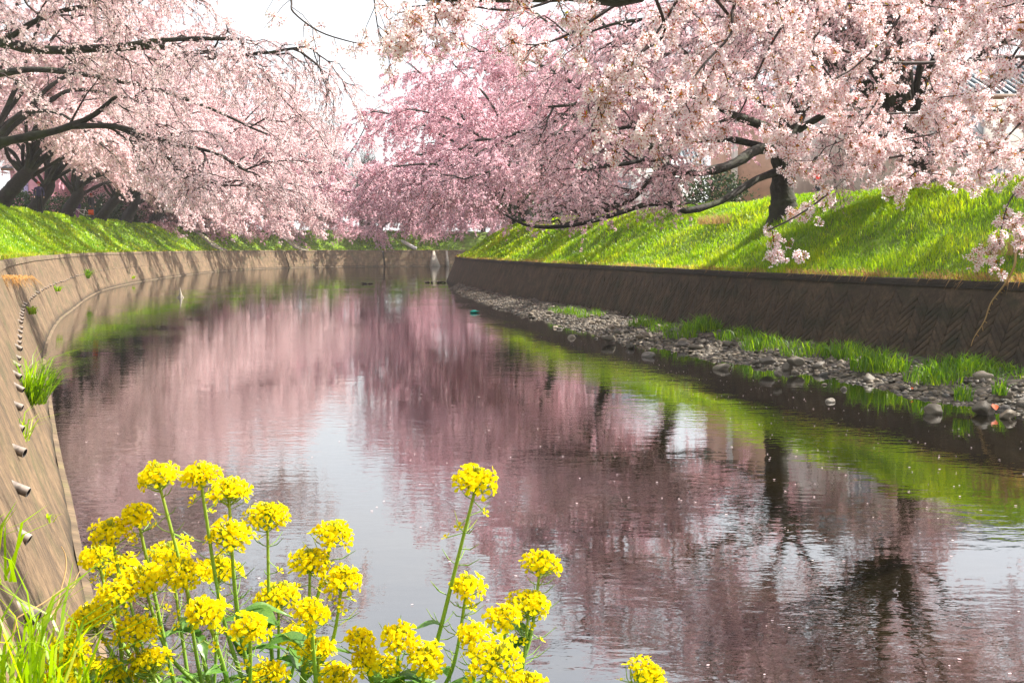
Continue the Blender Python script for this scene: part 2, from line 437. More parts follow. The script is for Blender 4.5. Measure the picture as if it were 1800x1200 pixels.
# water and the bed below it
def water_mat():
    m, N, L = mat('river_water')
    tc = N.new('ShaderNodeTexCoord')
    def noise(sx, sy, det, sc=1.0):
        mp = N.new('ShaderNodeMapping'); mp.inputs['Scale'].default_value = (sx, sy, 1)
        mp.inputs['Rotation'].default_value = (0, 0, math.radians(14))
        n = N.new('ShaderNodeTexNoise'); n.inputs['Scale'].default_value = sc; n.inputs['Detail'].default_value = det
        L.new(tc.outputs['Object'], mp.inputs[0]); L.new(mp.outputs[0], n.inputs['Vector']); return n
    w1, w2, w3 = noise(1.1, 2.6, 3), noise(4.5, 9, 3), noise(0.16, 0.28, 2)
    calm = ramp(N, [(0.40, (0.25, 0.25, 0.25)), (0.62, (1, 1, 1))]); L.new(w3.outputs[0], calm.inputs[0])
    b1 = N.new('ShaderNodeBump'); b1.inputs['Distance'].default_value = 0.0045; b1.inputs['Strength'].default_value = 0.5
    b2 = N.new('ShaderNodeBump'); b2.inputs['Distance'].default_value = 0.0026
    L.new(w1.outputs[0], b1.inputs['Height']); L.new(w2.outputs[0], b2.inputs['Height'])
    L.new(calm.outputs[0], b2.inputs['Strength']); L.new(b1.outputs[0], b2.inputs['Normal'])
    fr = N.new('ShaderNodeFresnel'); fr.inputs['IOR'].default_value = 1.34; L.new(b2.outputs[0], fr.inputs['Normal'])
    mr = N.new('ShaderNodeMapRange'); mr.inputs['From Min'].default_value = 0.02; mr.inputs['From Max'].default_value = 0.6
    mr.inputs['To Min'].default_value = 0.32; mr.inputs['To Max'].default_value = 1.0
    L.new(fr.outputs[0], mr.inputs[0])
    gl = N.new('ShaderNodeBsdfGlossy'); gl.inputs['Roughness'].default_value = 0.02; L.new(b2.outputs[0], gl.inputs['Normal'])
    di = N.new('ShaderNodeBsdfDiffuse')
    bed = noise(0.9, 0.9, 6)
    cr = ramp(N, [(0.35, (0.004, 0.003, 0.0015)), (0.7, (0.016, 0.011, 0.004))]); L.new(bed.outputs[0], cr.inputs[0]); L.new(cr.outputs[0], di.inputs[0])
    mx = N.new('ShaderNodeMixShader'); L.new(mr.outputs[0], mx.inputs[0]); L.new(di.outputs[0], mx.inputs[1]); L.new(gl.outputs[0], mx.inputs[2])
    out = N.new('ShaderNodeOutputMaterial'); L.new(mx.outputs[0], out.inputs[0])
    return m
M['water'] = water_mat()
g = MB(); g.add([(-60, -40, 0), (120, -40, 0), (120, 170, 0), (-60, 170, 0)], [[0, 1, 2, 3]])
tag(g.obj('river_water', M['water']), kind='structure')
g = MB(); g.add([(-60, -40, -0.5), (120, -40, -0.5), (120, 170, -0.5), (-60, 170, -0.5)], [[0, 1, 2, 3]])
tag(g.obj('river_bed', M['soil']), kind='structure')

# ------------------------------------------------------------------ the two concrete river walls
def wall_panel(b, q0, q1, h0, h1, m, root, name, proud=0.0, rough=0.012, step=0.5, nh=7):
    n = max(3, int((q1 - q0) / step) + 1)
    q = np.linspace(q0, q1, n); hs = np.linspace(h0, h1, nh)
    QQ, HH = np.meshgrid(q, hs)
    jit = proud + rough * R.standard_normal(QQ.shape); jit[[0, -1]] = proud; jit[:, [0, -1]] = proud
    V = b.face(QQ, HH, jit); k = nh
    i = (np.arange(k - 1) * n)[:, None]; j = np.arange(n - 1)[None, :]
    F4 = np.stack([i + j, i + j + 1, i + n + j + 1, i + n + j], -1).reshape(-1, 4)
    back = b.face(np.array([q0, q1, q1, q0]), np.array([h0, h0, h1, h1]), np.full(4, -0.25))
    g = MB()
    Vf = V.reshape(-1, 3)
    g.add(Vf, F4 if b.side > 0 else flip(F4))
    # returns at the two ends and the top
    e = []
    for c in (0, n - 1):
        col = np.arange(k) * n + c
        for a in range(k - 1): e.append((col[a], col[a + 1]))
    top = [((k - 1) * n + a, (k - 1) * n + a + 1) for a in range(n - 1)]
    for a, c in e + top:
        va, vc = Vf[a], Vf[c]
        nn = np.r_[b.at(q0)[1], 0] * 0.25
        g.add([va, vc, vc + nn, va + nn], [[0, 1, 2, 3]])
    sS = np.concatenate([QQ.ravel()] + [np.full(4, q0)] * (len(e) + len(top)))
    hS = np.concatenate([HH.ravel()] + [np.full(4, h1)] * (len(e) + len(top)))
    return g.obj(name, m, root, extra={'s': sS, 'h': hS})
def coping(b, q0, q1, m, root):
    q = np.linspace(q0, q1, max(3, int((q1 - q0) / 0.6)))
    zt = b.zt
    def ring(dz, d): 
        p, n = b.at(q); xy = p + n * (b.off + d); return np.concatenate([xy, np.full((len(q), 1), zt + dz)], -1)
    rows = [ring(-0.14, -0.085), ring(-0.015, -0.045), ring(0.0, -0.03), ring(0.0, 0.26), ring(-0.12, 0.27)]
    V = np.array(rows); n = len(q); k = len(rows)
    V[2:4, :, 2] += 0.008 * R.standard_normal((2, n))
    i = (np.arange(k - 1) * n)[:, None]; j = np.arange(n - 1)[None, :]
    Q = np.stack([i + j, i + j + 1, i + n + j + 1, i + n + j], -1).reshape(-1, 4)
    g = MB(); g.add(V.reshape(-1, 3), Q if b.side > 0 else flip(Q))
    g.obj('coping', m, root, extra={'s': np.tile(q, k), 'h': np.repeat(np.linspace(0, 1, k) * 0.4, n)})

LW = thing('river_wall', 'sunlit tan sloping concrete river wall with a row of drain pipes, on the left of the water', 'wall')
RW = thing('river_wall', 'shaded dark concrete river wall under the grass slope, with a herringbone pattern, on the right', 'wall')
joints_l = [LB.s[0], LB.sD(2), LB.sD(12), LB.sD(22), LB.sD(32), LB.sD(43), LB.sD(54), LB.sD(66), LB.sD(78), LB.sD(91), LB.sD(106)]
s_end = LB.sD(134)
far = [LB.sD(106) + (s_end - LB.sD(106)) * t for t in (0.32, 0.62, 0.95)]
joints_l += far + [far[-1] + 20, LB.s[-1]]
for i in range(len(joints_l) - 1):
    gap = 0.10 if joints_l[i] > LB.sD(85) else 0.02
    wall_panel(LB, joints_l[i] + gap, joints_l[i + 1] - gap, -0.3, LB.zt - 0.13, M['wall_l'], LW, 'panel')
    coping(LB, joints_l[i] + 0.005, joints_l[i + 1] - 0.005, M['coping'], LW)
wall_panel(LB, LB.s[0], LB.s[-1], -0.3, LB.zt - 0.16, M['joint'], LW, 'backing', proud=-0.14, rough=0, step=1.0, nh=2)
# ledge at the waterline
q = LB.s[4:-4:2]
V = np.array([LB.face(q, np.full_like(q, h), np.full_like(q, pr)) for h, pr in ((-0.3, 0.045), (0.02, 0.045), (0.035, 0.0))])
n = len(q); i = (np.arange(2) * n)[:, None]; j = np.arange(n - 1)[None, :]
g = MB(); g.add(V.reshape(-1, 3), np.stack([i + j, i + j + 1, i + n + j + 1, i + n + j], -1).reshape(-1, 4))
g.obj('footing', M['coping'], LW, extra={'s': np.tile(q, 3), 'h': np.zeros(3 * n)})
# drain pipes: short open tubes, cut square
def pipe_mesh():
    g = MB(); n = 14; a = np.linspace(0, 2 * math.pi, n, endpoint=False)
    c, s_ = np.cos(a), np.sin(a)
    rings = [(0.026, -0.06), (0.026, 0.052), (0.022, 0.052), (0.022, 0.0)]
    V = np.concatenate([np.stack([r * c, np.full(n, y), r * s_], -1) for r, y in rings])
    j = np.arange(n); k = (j + 1) % n
    for u in range(3):
        g.add(V, np.stack([u * n + j, u * n + k, (u + 1) * n + k, (u + 1) * n + j], -1), mat=1 if u == 2 else 0)
    g.add(V[3 * n:], [list(range(n))], mat=1)
    return g.mesh('drain_pipe', [M['pipe'], M['pipe_in']], smooth=False)
PM = pipe_mesh()
qs = LB.sD(2.6)
k = 0
while qs < LB.sD(104):
    p = LB.face(qs, 1.0); nn = LB.at(qs)[1]
    # the rows thin out in places as in the photo
    o = link('drain_pipe', PM, LW, p + np.array([0, 0, R.normal(0, 0.012)]))
    o.rotation_euler = (math.radians(-24 + R.normal(0, 4)), 0, math.atan2(nn[1], nn[0]) + math.pi / 2 - math.radians(22) + R.normal(0, 0.08))
    s_ = 1 + R.normal(0, 0.06); o.scale = (s_, s_ * R.uniform(0.8, 1.25), s_)
    qs += 1.02 + R.normal(0, 0.03); k += 1

# right wall: panels, coping, and cast herringbone blocks on the near part
joints_r = [RB.s[0], RB.sD(3), RB.sD(14), RB.sD(26.5), RB.sD(37), RB.sD(50), RB.sD(61), RB.sD(72), RB.s[-1]]
for i in range(len(joints_r) - 1):
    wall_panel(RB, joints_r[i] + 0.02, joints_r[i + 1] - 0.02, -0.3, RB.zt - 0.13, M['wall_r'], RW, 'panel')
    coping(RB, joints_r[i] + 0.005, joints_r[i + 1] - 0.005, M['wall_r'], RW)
wall_panel(RB, RB.s[0], RB.s[-1], -0.3, RB.zt - 0.16, M['joint'], RW, 'backing', proud=-0.14, rough=0, step=1.0, nh=2)
CW, PH, SL = 0.34, 0.155, 0.30          # column width, pitch up the wall, rise of each slanted block
q0, q1 = RB.sD(14.5), RB.sD(40)
blocks = []
c = 0
qq = q0
while qq < q1:
    up = 1 if c % 2 == 0 else -1
    for r_ in range(-1, 12):
        h = 0.02 + r_ * PH
        a0, a1 = (h, h + SL) if up > 0 else (h + SL, h)
        bt = PH - 0.014
        lo, hi = min(a0, a1), max(a0, a1) + bt
        if lo < -0.05 or hi > RB.zt - 0.17: continue
        blocks.append((qq + 0.007, qq + CW - 0.007, a0, a1, bt))
    qq += CW; c += 1
rest = MB(); rs, rh = [], []
for i, (qa, qb, a0, a1, bt) in enumerate(blocks):
    q4 = np.array([qa, qb, qb, qa]); h4 = np.array([a0, a1, a1 + bt, a0 + bt])
    front = RB.face(q4, h4, np.full(4, 0.016)); rear = RB.face(q4, h4, np.full(4, -0.02))
    inset = RB.face(q4 + np.array([.008, -.008, -.008, .008]), h4 + np.array([.006, .006, -.006, -.006]), np.full(4, 0.021))
    V = np.concatenate([rear, front, inset])
    f = [[4, 7, 11, 8]] and [[8, 11, 10, 9], [4, 8, 9, 5], [5, 9, 10, 6], [6, 10, 11, 7], [7, 11, 8, 4], [0, 4, 5, 1], [1, 5, 6, 2], [2, 6, 7, 3], [3, 7, 4, 0]]
    f = [x[::-1] for x in f] if False else f
    if i < 300:
        g = MB(); g.add(V, f)
        g.obj('block', M['wall_r'], RW, extra={'s': np.tile(q4, 3) + 0.3 * math.sin(i), 'h': np.tile(h4, 3)})
    else:
        rest.add(V, f); rs.append(np.tile(q4, 3)); rh.append(np.tile(h4, 3))
if rest.v:
    tag(rest.obj('block', M['wall_r'], RW, extra={'s': np.concatenate(rs), 'h': np.concatenate(rh)}), kind='stuff')

# ------------------------------------------------------------------ grass
def blades(pts, hh, ww, lean, tint, up=None, bias=None):
    """Each blade: base pair, mid pair, tip."""
    n = len(pts); pts = np.asarray(pts, float)
    hh = np.broadcast_to(hh, (n,)); ww = np.broadcast_to(ww, (n,))
    a = R.uniform(0, 2 * math.pi, n)
    side = np.stack([np.cos(a), np.sin(a), np.zeros(n)], -1) * (ww / 2)[:, None]
    b = a + math.pi / 2 + R.normal(0, 0.5, n)
    out = np.stack([np.cos(b), np.sin(b), np.zeros(n)], -1) * (lean * R.uniform(0.3, 1.3, n) * hh)[:, None]
    if bias is not None: out = out + bias * hh[:, None]
    z = np.zeros((n, 3)); z[:, 2] = hh
    mid = pts + z * 0.6 + out * 0.35; tip = pts + z * (1 - 0.25 * np.clip(lean, 0, 1)) + out
    V = np.stack([pts - side, pts + side, mid - side * 0.8, mid + side * 0.8, tip], 1)
    i = (np.arange(n) * 5)[:, None]
    T = np.concatenate([i + [[0, 1, 3]], i + [[0, 3, 2]], i + [[2, 3, 4]]])
    return V.reshape(-1, 3), T, np.repeat(tint, 5)
def bank_grass(b, name, spec, cut):
    g = MB()
    for D0, D1, dens, w, h0, h1 in spec:
        sa, sb = b.sD(D0), b.sD(D1)
        n = int((sb - sa) * 4.5 * dens)
        q = R.uniform(sa, sb, n); d = R.uniform(0.05, 4.7, n)
        pt = b.bank(q, np.minimum(d, 4.4)); 
        p_, n_ = b.at(q); pt[:, :2] = p_ + n_ * (b.off + d)[:, None]
        keep = np.linalg.norm(pt[:, :2], axis=1) > cut
        pt, d, q = pt[keep], d[keep], q[keep]
        cl = 0.5 + 0.5 * np.sin(pt[:, 0] * 1.7 + 1.3 * np.sin(pt[:, 1] * 0.9)) * np.sin(pt[:, 1] * 1.3 + pt[:, 2] * 2.1)
        hh = R.uniform(h0, h1, len(pt)) * (0.65 + 0.7 * cl)
        tint = np.clip(R.normal(0.40, 0.16, len(pt)) + 0.22 * (cl - 0.5), 0, 0.86)
        dry = R.uniform(0, 1, len(pt)) < np.where(d < 0.4, 0.35, 0.03); tint[dry] = R.uniform(0.88, 1.0, dry.sum())
        pt[:, 2] -= 0.02
        g.add(*blades(pt, hh, w * R.uniform(0.7, 1.4, len(pt)), 0.55, tint))
    return tag(g.obj(name, M['grass']), kind='stuff')
bank_grass(RB, 'bank_grass', [(9, 18, 350, .014, .07, .2), (18, 30, 800, .014, .07, .20), (30, 48, 400, .025, .07, .20), (48, 78, 160, .05, .08, .22)], 3)
bank_grass(LB, 'bank_grass', [(3, 14, 120, .02, .1, .22), (14, 36, 360, .022, .07, .19), (36, 64, 230, .038, .08, .2), (64, 133, 75, .08, .09, .22)], 2.2)
q = np.linspace(LB.sD(127), LB.sD(133.9), 1)

# ------------------------------------------------------------------ cherry trees
def grow(par, k, t0, t1, Lm, along, side, up, droop, m, wig=0.05, env=None):
    """Children of many parent polylines. par (N, p, 3) -> (N*k, m, 3)."""
    N, p, _ = par.shape
    t = (np.linspace(t0, t1, k)[None, :] + R.uniform(-0.5, 0.5, (N, k)) * (t1 - t0) / k).clip(0.02, 0.995)
    x = t * (p - 1); i = np.minimum(x.astype(int), p - 2); f = (x - i)[..., None]
    r = np.arange(N)[:, None]
    P0 = par[r, i] * (1 - f) + par[r, i + 1] * f
    T = nrm(par[r, i + 1] - par[r, i])
    a = R.uniform(0, 2 * math.pi, (N, k))
    S = np.stack([np.cos(a), np.sin(a), 0.45 * R.standard_normal((N, k))], -1)
    S = nrm(S - T * np.sum(S * T, -1, keepdims=True))
    D = nrm(along * T + side * S + np.array([0, 0, up]))
    Ln = Lm * R.uniform(0.55, 1.3, (N, k)) * (1.15 - 0.55 * t)
    return arcs(P0.reshape(-1, 3), D.reshape(-1, 3), Ln.ravel(), droop, m, wig)
def arcs(P0, D, Ln, droop, m, wig):
    t = np.linspace(0, 1, m)[None, :, None]
    L_ = Ln[:, None, None]
    W = np.cumsum(R.standard_normal((len(P0), m, 3)) * wig, axis=1); W -= W[:, :1]
    out = P0[:, None] + D[:, None] * L_ * t + W * L_
    dz = droop * R.uniform(0.4, 1.6, len(P0))
    out[..., 2] -= dz[:, None] * Ln[:, None] * (t[..., 0] ** 2)
    return out
def pts_along(par, k, t0=0.1, t1=1.0):
    N, p, _ = par.shape
    t = R.uniform(t0, t1, (N, k)); x = t * (p - 1); i = np.minimum(x.astype(int), p - 2); f = (x - i)[..., None]
    r = np.arange(N)[:, None]
    return (par[r, i] * (1 - f) + par[r, i + 1] * f).reshape(-1, 3)
def petals(C, nq, rad, size, star=False, deep=0.08):
    """Clumps of small petal faces around the sites C."""
    n = len(C) * nq
    o = R.standard_normal((n, 3)); o = nrm(o) * (rad * R.uniform(0.3, 1.0, (n, 1)))
    c = np.repeat(C, nq, 0) + o
    nr = nrm(o / rad + 0.9 * R.standard_normal((n, 3)))
    u = nrm(np.cross(nr, R.standard_normal((n, 3)))); w = np.cross(nr, u)
    s = size * R.uniform(0.65, 1.25, n)[:, None]
    base = np.repeat(R.uniform(0, 1, len(C)), nq)
    tint = np.clip(0.75 * R.uniform(0, 0.62, n) + 0.25 * base * 0.62, 0, 1)
    red = R.uniform(0, 1, n) < deep; tint[red] = R.uniform(0.86, 1.0, red.sum())
    s = np.where(red[:, None], s * 0.6, s)
    if not star:
        V = np.stack([c - u * s, c - w * s * 0.75 + nr * s * 0.25, c + u * s, c + w * s * 0.75 + nr * s * 0.25], 1)
        Fq = (np.arange(n) * 4)[:, None] + np.arange(4)[None, :]
        return V.reshape(-1, 3), Fq, np.repeat(tint, 4)
    V = [c]
    for k in range(5):
        for da, rr, h in ((-0.50, 0.78, 0.22), (0.50, 0.78, 0.22)):
            a = k * 2 * math.pi / 5 + da
            V.append(c + (u * math.cos(a) + w * math.sin(a)) * s * rr * 1.15 + nr * s * h)
    V = np.stack(V, 1)
    b = (np.arange(n) * 11)[:, None]
    T = np.concatenate([b + [[0, 1 + 2 * k, 2 + 2 * k]] for k in range(5)])
    return V.reshape(-1, 3), T, np.repeat(tint, 11)

def build_tree(name, label, base, trunk, limbs, mats, n1=9, n2=7, n3=5, f3=6, f2=7, L1=2.4, L2=1.1, L3=0.5, nq=5, rad=0.055, size=0.034, star=0.0,
               group=None, upb=0.10, droop=0.35, tw=0.0035, cull=None, limb_t0=0.22, seed=1, hang=0.0):
    """trunk: (pts, radii); limbs: list of (pts, r0, r1). World coordinates; the Empty stands at the base."""
    global R
    R = np.random.default_rng(seed)
    base = np.asarray(base, float)
    root = thing(name, label, 'tree', base, 0, group)
    bk, bl = mats
    g = MB(); tp, tr = trunk
    tp = spline(tp, 22); tr = np.interp(np.linspace(0, 1, len(tp)), np.linspace(0, 1, len(tr)), tr)
    v, f = tube(tp, tr, 12, wob=0.05); g.add(v, f)
    fl = [tp[0] + [0, 0, -0.9], tp[0] + [0, 0, -0.2], tp[0] + (tp[1] - tp[0]) * 0.9]
    v, f = tube(spline(fl, 9), np.interp(np.linspace(0, 1, len(spline(fl, 9))), [0, .3, .6, 1], [tr[0] * 1.5, tr[0] * 1.25, tr[0] * 1.08, tr[0] * .98]), 14, wob=0.05); g.add(v, f)
    g.obj('trunk', bk, root, True, base)
    dense, keepf = [], []
    for lp, r0, r1, *kf in limbs:
        keepf.append(kf[0] if kf else 1.0)
        sp = spline(lp, 26); n = len(sp)
        sp = sp + np.cumsum(R.standard_normal(sp.shape) * 0.012, 0) * np.linspace(0, 1, n)[:, None]
        v, f = tube(sp, np.linspace(r0, r1, n) * (1 + 0.08 * np.sin(np.arange(n) * 1.7)), 9, wob=0.05)
        g = MB(); g.add(v, f); g.obj('limb', bk, root, True, base)
        dense.append(resample(sp, n=16)[0])
    A0 = np.array(dense)
    A1 = grow(A0, n1, limb_t0, 1.0, L1, 0.75, 0.75, upb, droop * 0.5, 8, 0.035)
    A1 = A1[R.uniform(0, 1, len(A1)) < np.repeat(keepf, n1)]
    A2 = grow(A1, n2, 0.18, 1.0, L2, 0.75, 0.75, upb * 0.6, droop, 6, 0.04)
    A3 = grow(A2, n3, 0.15, 1.0, L3, 0.65, 0.8, -0.05 - hang, droop * 1.4, 4, 0.05)
    if cull is not None:
        k1 = cull(A1[:, -1]); k2 = cull(A2[:, -1]); k3 = cull(A3[:, -1])
        A1, A2, A3 = A1[k1], A2[k2], A3[k3]
    g = MB()
    g.add(*tubes(A1, R.uniform(0.018, 0.034, len(A1)), 0.008, 4))
    g.add(*tubes(A2, R.uniform(0.011, 0.018, len(A2)), tw * 1.3, 3))
    g.add(*tubes(A3, tw * 1.7, tw * 0.8, 3))
    g.obj('twigs', M['twig'], root, True, base)
    C = np.concatenate([pts_along(A3, f3, 0.05, 1.0), pts_along(A2, f2, 0.25, 1.0), pts_along(A1, f2, 0.55, 1.0)])
    g = MB()
    if star > 0:
        k = R.uniform(0, 1, len(C)) < star
        g.add(*petals(C[k], nq, rad, size, True)); C = C[~k]
    if len(C): g.add(*petals(C, nq, rad, size))
    ob = g.obj('crown', bl, root, False, base)
    return root

def fan_limbs(base, toward, h0, spec, seed):
    """Generic spreading limbs. toward: angle of the river side; spec: (relative azimuth, pitch, length, end droop, radius)."""
    rr = np.random.default_rng(seed)
    out = []
    for az, pitch, ln, dr, rad in spec:
        a = toward + math.radians(az + rr.normal(0, 8)); pt = math.radians(pitch + rr.normal(0, 4)); ln = ln * rr.uniform(0.88, 1.12)
        d = np.array([math.cos(a) * math.cos(pt), math.sin(a) * math.cos(pt), math.sin(pt)])
        p0 = np.array([0, 0, h0 * rr.uniform(0.75, 1.0)])
        pts = []
        for t in np.linspace(0, 1, 7):
            w = rr.normal(0, 0.10, 3) * (0 if t == 0 else 1)
            pts.append(base + p0 + d * ln * t - np.array([0, 0, dr * t * t]) + w)
        out.append((np.array(pts), rad, 0.028))
    return out
SPEC = [(0, 40, 9.2, 5.6, .13), (38, 36, 8.6, 4.8, .12), (-38, 36, 8.6, 4.8, .12), (15, 62, 9.4, 2.4, .12), (-25, 60, 9.6, 2.6, .12), (-8, 52, 10.2, 3.2, .12),
        (75, 44, 7.4, 2.8, .10), (-75, 44, 7.4, 2.8, .10), (150, 46, 6.0, 2.0, .10), (-140, 46, 6.0, 2.0, .10), (8, 14, 7.8, 1.7, .10), (100, 72, 7.5, 1.0, .09)]
SPEC_L = [(0, 50, 10.0, 7.0, .15), (40, 46, 9.2, 5.8, .14), (-40, 46, 9.2, 5.8, .14), (15, 64, 9.6, 2.4, .13), (-25, 62, 9.8, 2.6, .13), (-8, 56, 10.6, 4.0, .13),
        (75, 54, 7.6, 2.8, .11), (-75, 54, 7.6, 2.8, .11), (150, 56, 6.0, 1.6, .11), (-140, 56, 6.0, 1.6, .11), (100, 74, 7.5, 1.0, .10), (-5, 40, 8.6, 4.2, .11), (20, 68, 11.5, 1.5, .12), (-42, 66, 11.5, 1.5, .12)]
def toward_of(b, q):
    n = b.at(q)[1]; return math.atan2(-n[1], -n[0])
def generic(name, label, base, toward, seed, mats, lean=0.5, spec=SPEC, sc=1.0, trunk_r=0.33, **kw):
    base = np.asarray(base, float)
    rr = np.random.default_rng(seed + 50)
    d = np.array([math.cos(toward), math.sin(toward), 0]) * lean
    sp = [(a, p, l * sc, dr * sc, r) for a, p, l, dr, r in spec]
    tr = (np.array([base, base + d * 0.3 + [0, 0, 0.7], base + d * 0.8 + [rr.normal(0, .08), rr.normal(0, .08), 1.5], base + d * 1.1 + [0, 0, 2.2], base + d * 1.2 + [0, 0, 3.0]]), [trunk_r, trunk_r * .85, trunk_r * .8, trunk_r * .55, trunk_r * .25])
    lb = fan_limbs(base + d * 0.8, toward, 1.8, sp, seed)
    return build_tree(name, label, base, tr, lb, mats, seed=seed, **kw)
FARM = (M['bark'], M['blossom'])
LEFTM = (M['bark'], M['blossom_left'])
PALE = (M['bark'], M['blossom_pale'])

GR_R = 'cherry trees along the right bank'
GR_L = 'cherry trees along the left bank'
# ---- right bank, hero tree behind the low bare limbs
def rb(D, d=4.1):
    q = RB.sD(D); p = RB.bank(q, np.array(d)); return p, q
def off_river(p):                                       # keep twigs out of the grass and the water
    return p[:, 2] > 1.0
def clear_left(p):                                      # boughs start well above head height over the path
    xl = np.interp(p[:, 1], LEFT[:, 1][:200], LEFT[:, 0][:200])
    return (p[:, 2] > 2.9) & ~((p[:, 2] < 6.2 + 0.35 * (xl - p[:, 0] - 1.0).clip(-3, 2)) & (p[:, 0] < xl + 2.2))
def clear_right(p):
    xr = np.interp(p[:, 1], RIGHT[:, 1][:150], RIGHT[:, 0][:150])
    return (p[:, 2] > 1.0) & ~((p[:, 2] < 4.75) & (p[:, 0] > xr - 0.5))
B = P(1376, 352, 30.0)
heroA = build_tree('cherry_tree', 'pink cherry tree with bare dark limbs sweeping low over the right grass slope', B,
    (PL([(1378, 356, 30), (1374, 330, 30), (1380, 300, 30), (1372, 272, 29.8), (1392, 232, 30), (1410, 190, 30.3)]), [.36, .31, .30, .27, .20, .13]),
    [(PL([(1378, 268, 29.9), (1335, 262, 29.5), (1290, 288, 28.8), (1235, 302, 28.2), (1180, 298, 27.6), (1140, 280, 27), (1100, 290, 26.5), (1020, 300, 26)]), .17, .035, 1.0),
     (PL([(1375, 300, 30), (1330, 315, 29.4), (1268, 352, 28.4), (1205, 369, 27.6), (1150, 356, 27), (1090, 372, 26.4), (1010, 394, 25.8), (930, 396, 25.5), (880, 378, 25.3)]), .11, .03, .9),
     (PL([(1300, 283, 28.9), (1230, 305, 28.3), (1160, 306, 27.9), (1118, 345, 27.2), (1070, 372, 26.6), (1000, 392, 26.1)]), .10, .03, .9),
     (PL([(1392, 240, 30), (1310, 210, 29.4), (1270, 190, 29), (1220, 168, 28.6), (1150, 158, 28), (1050, 175, 27), (960, 185, 26)]), .14, .03),
     (PL([(1378, 268, 29.9), (1290, 246, 29.6), (1215, 244, 29.3), (1165, 222, 29), (1090, 228, 28.5), (1000, 236, 28)]), .11, .03, .7),
     (np.array([B + [0, 0, 3.6], B + [-2, -.6, 6.6], B + [-4.5, -1.8, 8.9], B + [-7.5, -3.2, 9.9], B + [-9.5, -4.2, 9.6]]), .13, .03),
     (np.array([B + [0, 0, 3.6], B + [-1, -1.8, 6.8], B + [-2.8, -4.4, 9.0], B + [-4.8, -7.0, 9.6]]), .12, .03),
     (PL([(1405, 200, 30.2), (1370, 130, 30), (1330, 60, 29.5), (1270, -20, 29)]), .12, .03),
     (PL([(1400, 220, 30.2), (1450, 140, 30), (1520, 70, 29.5), (1600, 10, 29)]), .12, .03),
     (PL([(1400, 230, 30.1), (1470, 190, 29), (1550, 160, 28), (1640, 150, 27)]), .11, .03),
     (PL([(1385, 262, 30), (1440, 235, 28.5), (1500, 230, 27), (1570, 240, 25.5)]), .10, .025),
     (PL([(1395, 230, 30.1), (1300, 150, 30.5), (1200, 90, 31), (1080, 40, 31)]), .12, .03)],
    PALE, n1=9, n2=7, n3=5, f3=4, f2=4, nq=7, rad=0.056, size=0.024, star=0.9, upb=0.12, droop=0.4, L1=2.0, cull=lambda p: p[:, 2] > 2.55, limb_t0=0.30, seed=11, group=GR_R)

base, q = rb(24.6, 4.0)
heroB = generic('cherry_tree', 'pale pink cherry tree on the right slope, second trunk from the right edge', base, toward_of(RB, q), 21, PALE, spec=SPEC_L, lean=0.4, sc=1.15, limb_t0=0.32,
                nq=7, size=0.024, rad=0.06, star=1.0, f3=4, f2=4, cull=clear_right, trunk_r=.3, group=GR_R)
base, q = rb(18.8, 4.0)
heroC = generic('cherry_tree', 'right bank cherry tree at the right edge, white pink blossom before the house', base, toward_of(RB, q), 33, PALE, spec=SPEC_L, lean=0.4, sc=1.1, limb_t0=0.32,
                nq=7, size=0.024, rad=0.06, star=1.0, f3=4, f2=4, cull=clear_right, trunk_r=.36, group=GR_R)
base, q = rb(39, 4.2)
heroD = generic('cherry_tree', 'deep pink cherry tree behind the low bare limbs, left of the white car', base, toward_of(RB, q), 41, FARM, lean=0.7,
                nq=5, size=0.034, rad=0.06, f3=6, f2=7, sc=1.08, cull=off_river, group=GR_R, hang=0.1)
base, q = rb(47, 4.2)
farA = generic('cherry_tree', 'deep pink cherry tree arching over the river from mid right bank', base, toward_of(RB, q), 52, FARM, lean=0.8,
               nq=4, size=0.048, rad=0.08, f3=5, f2=6, sc=1.12, cull=off_river, tw=.005, group=GR_R, hang=0.1)
base, q = rb(57, 4.2)
farB = generic('cherry_tree', 'mauve pink cherry tree, third from the far corner of the dark wall', base, toward_of(RB, q), 63, FARM, lean=0.8,
               nq=4, size=0.060, rad=0.09, f3=4, f2=5, sc=1.12, cull=off_river, tw=.006, group=GR_R, hang=0.1)
tw0 = {heroD: 39, farA: 47, farB: 57}
def place(src, srcD, b, D, d, label, group, scale=1.0, q=None):
    q0 = RB.sD(srcD); q = b.sD(D) if q is None else q
    p = b.bank(q, np.array(d)); t = toward_of(b, q)
    return dup(src, p, t - toward_of(RB, q0) + random.uniform(-.25, .25), label, group, scale)
place(farB, 57, RB, 66, 4.2, 'mauve pink cherry tree, second from the far corner of the dark wall', GR_R, 1.2)
place(farA, 47, RB, 75, 4.2, 'mauve pink cherry tree right above the far corner of the dark wall', GR_R, 1.15)
place(farB, 57, RB, 85, 4.2, 'cherry tree just round the bend behind the far corner of the dark wall', GR_R, 1.25)

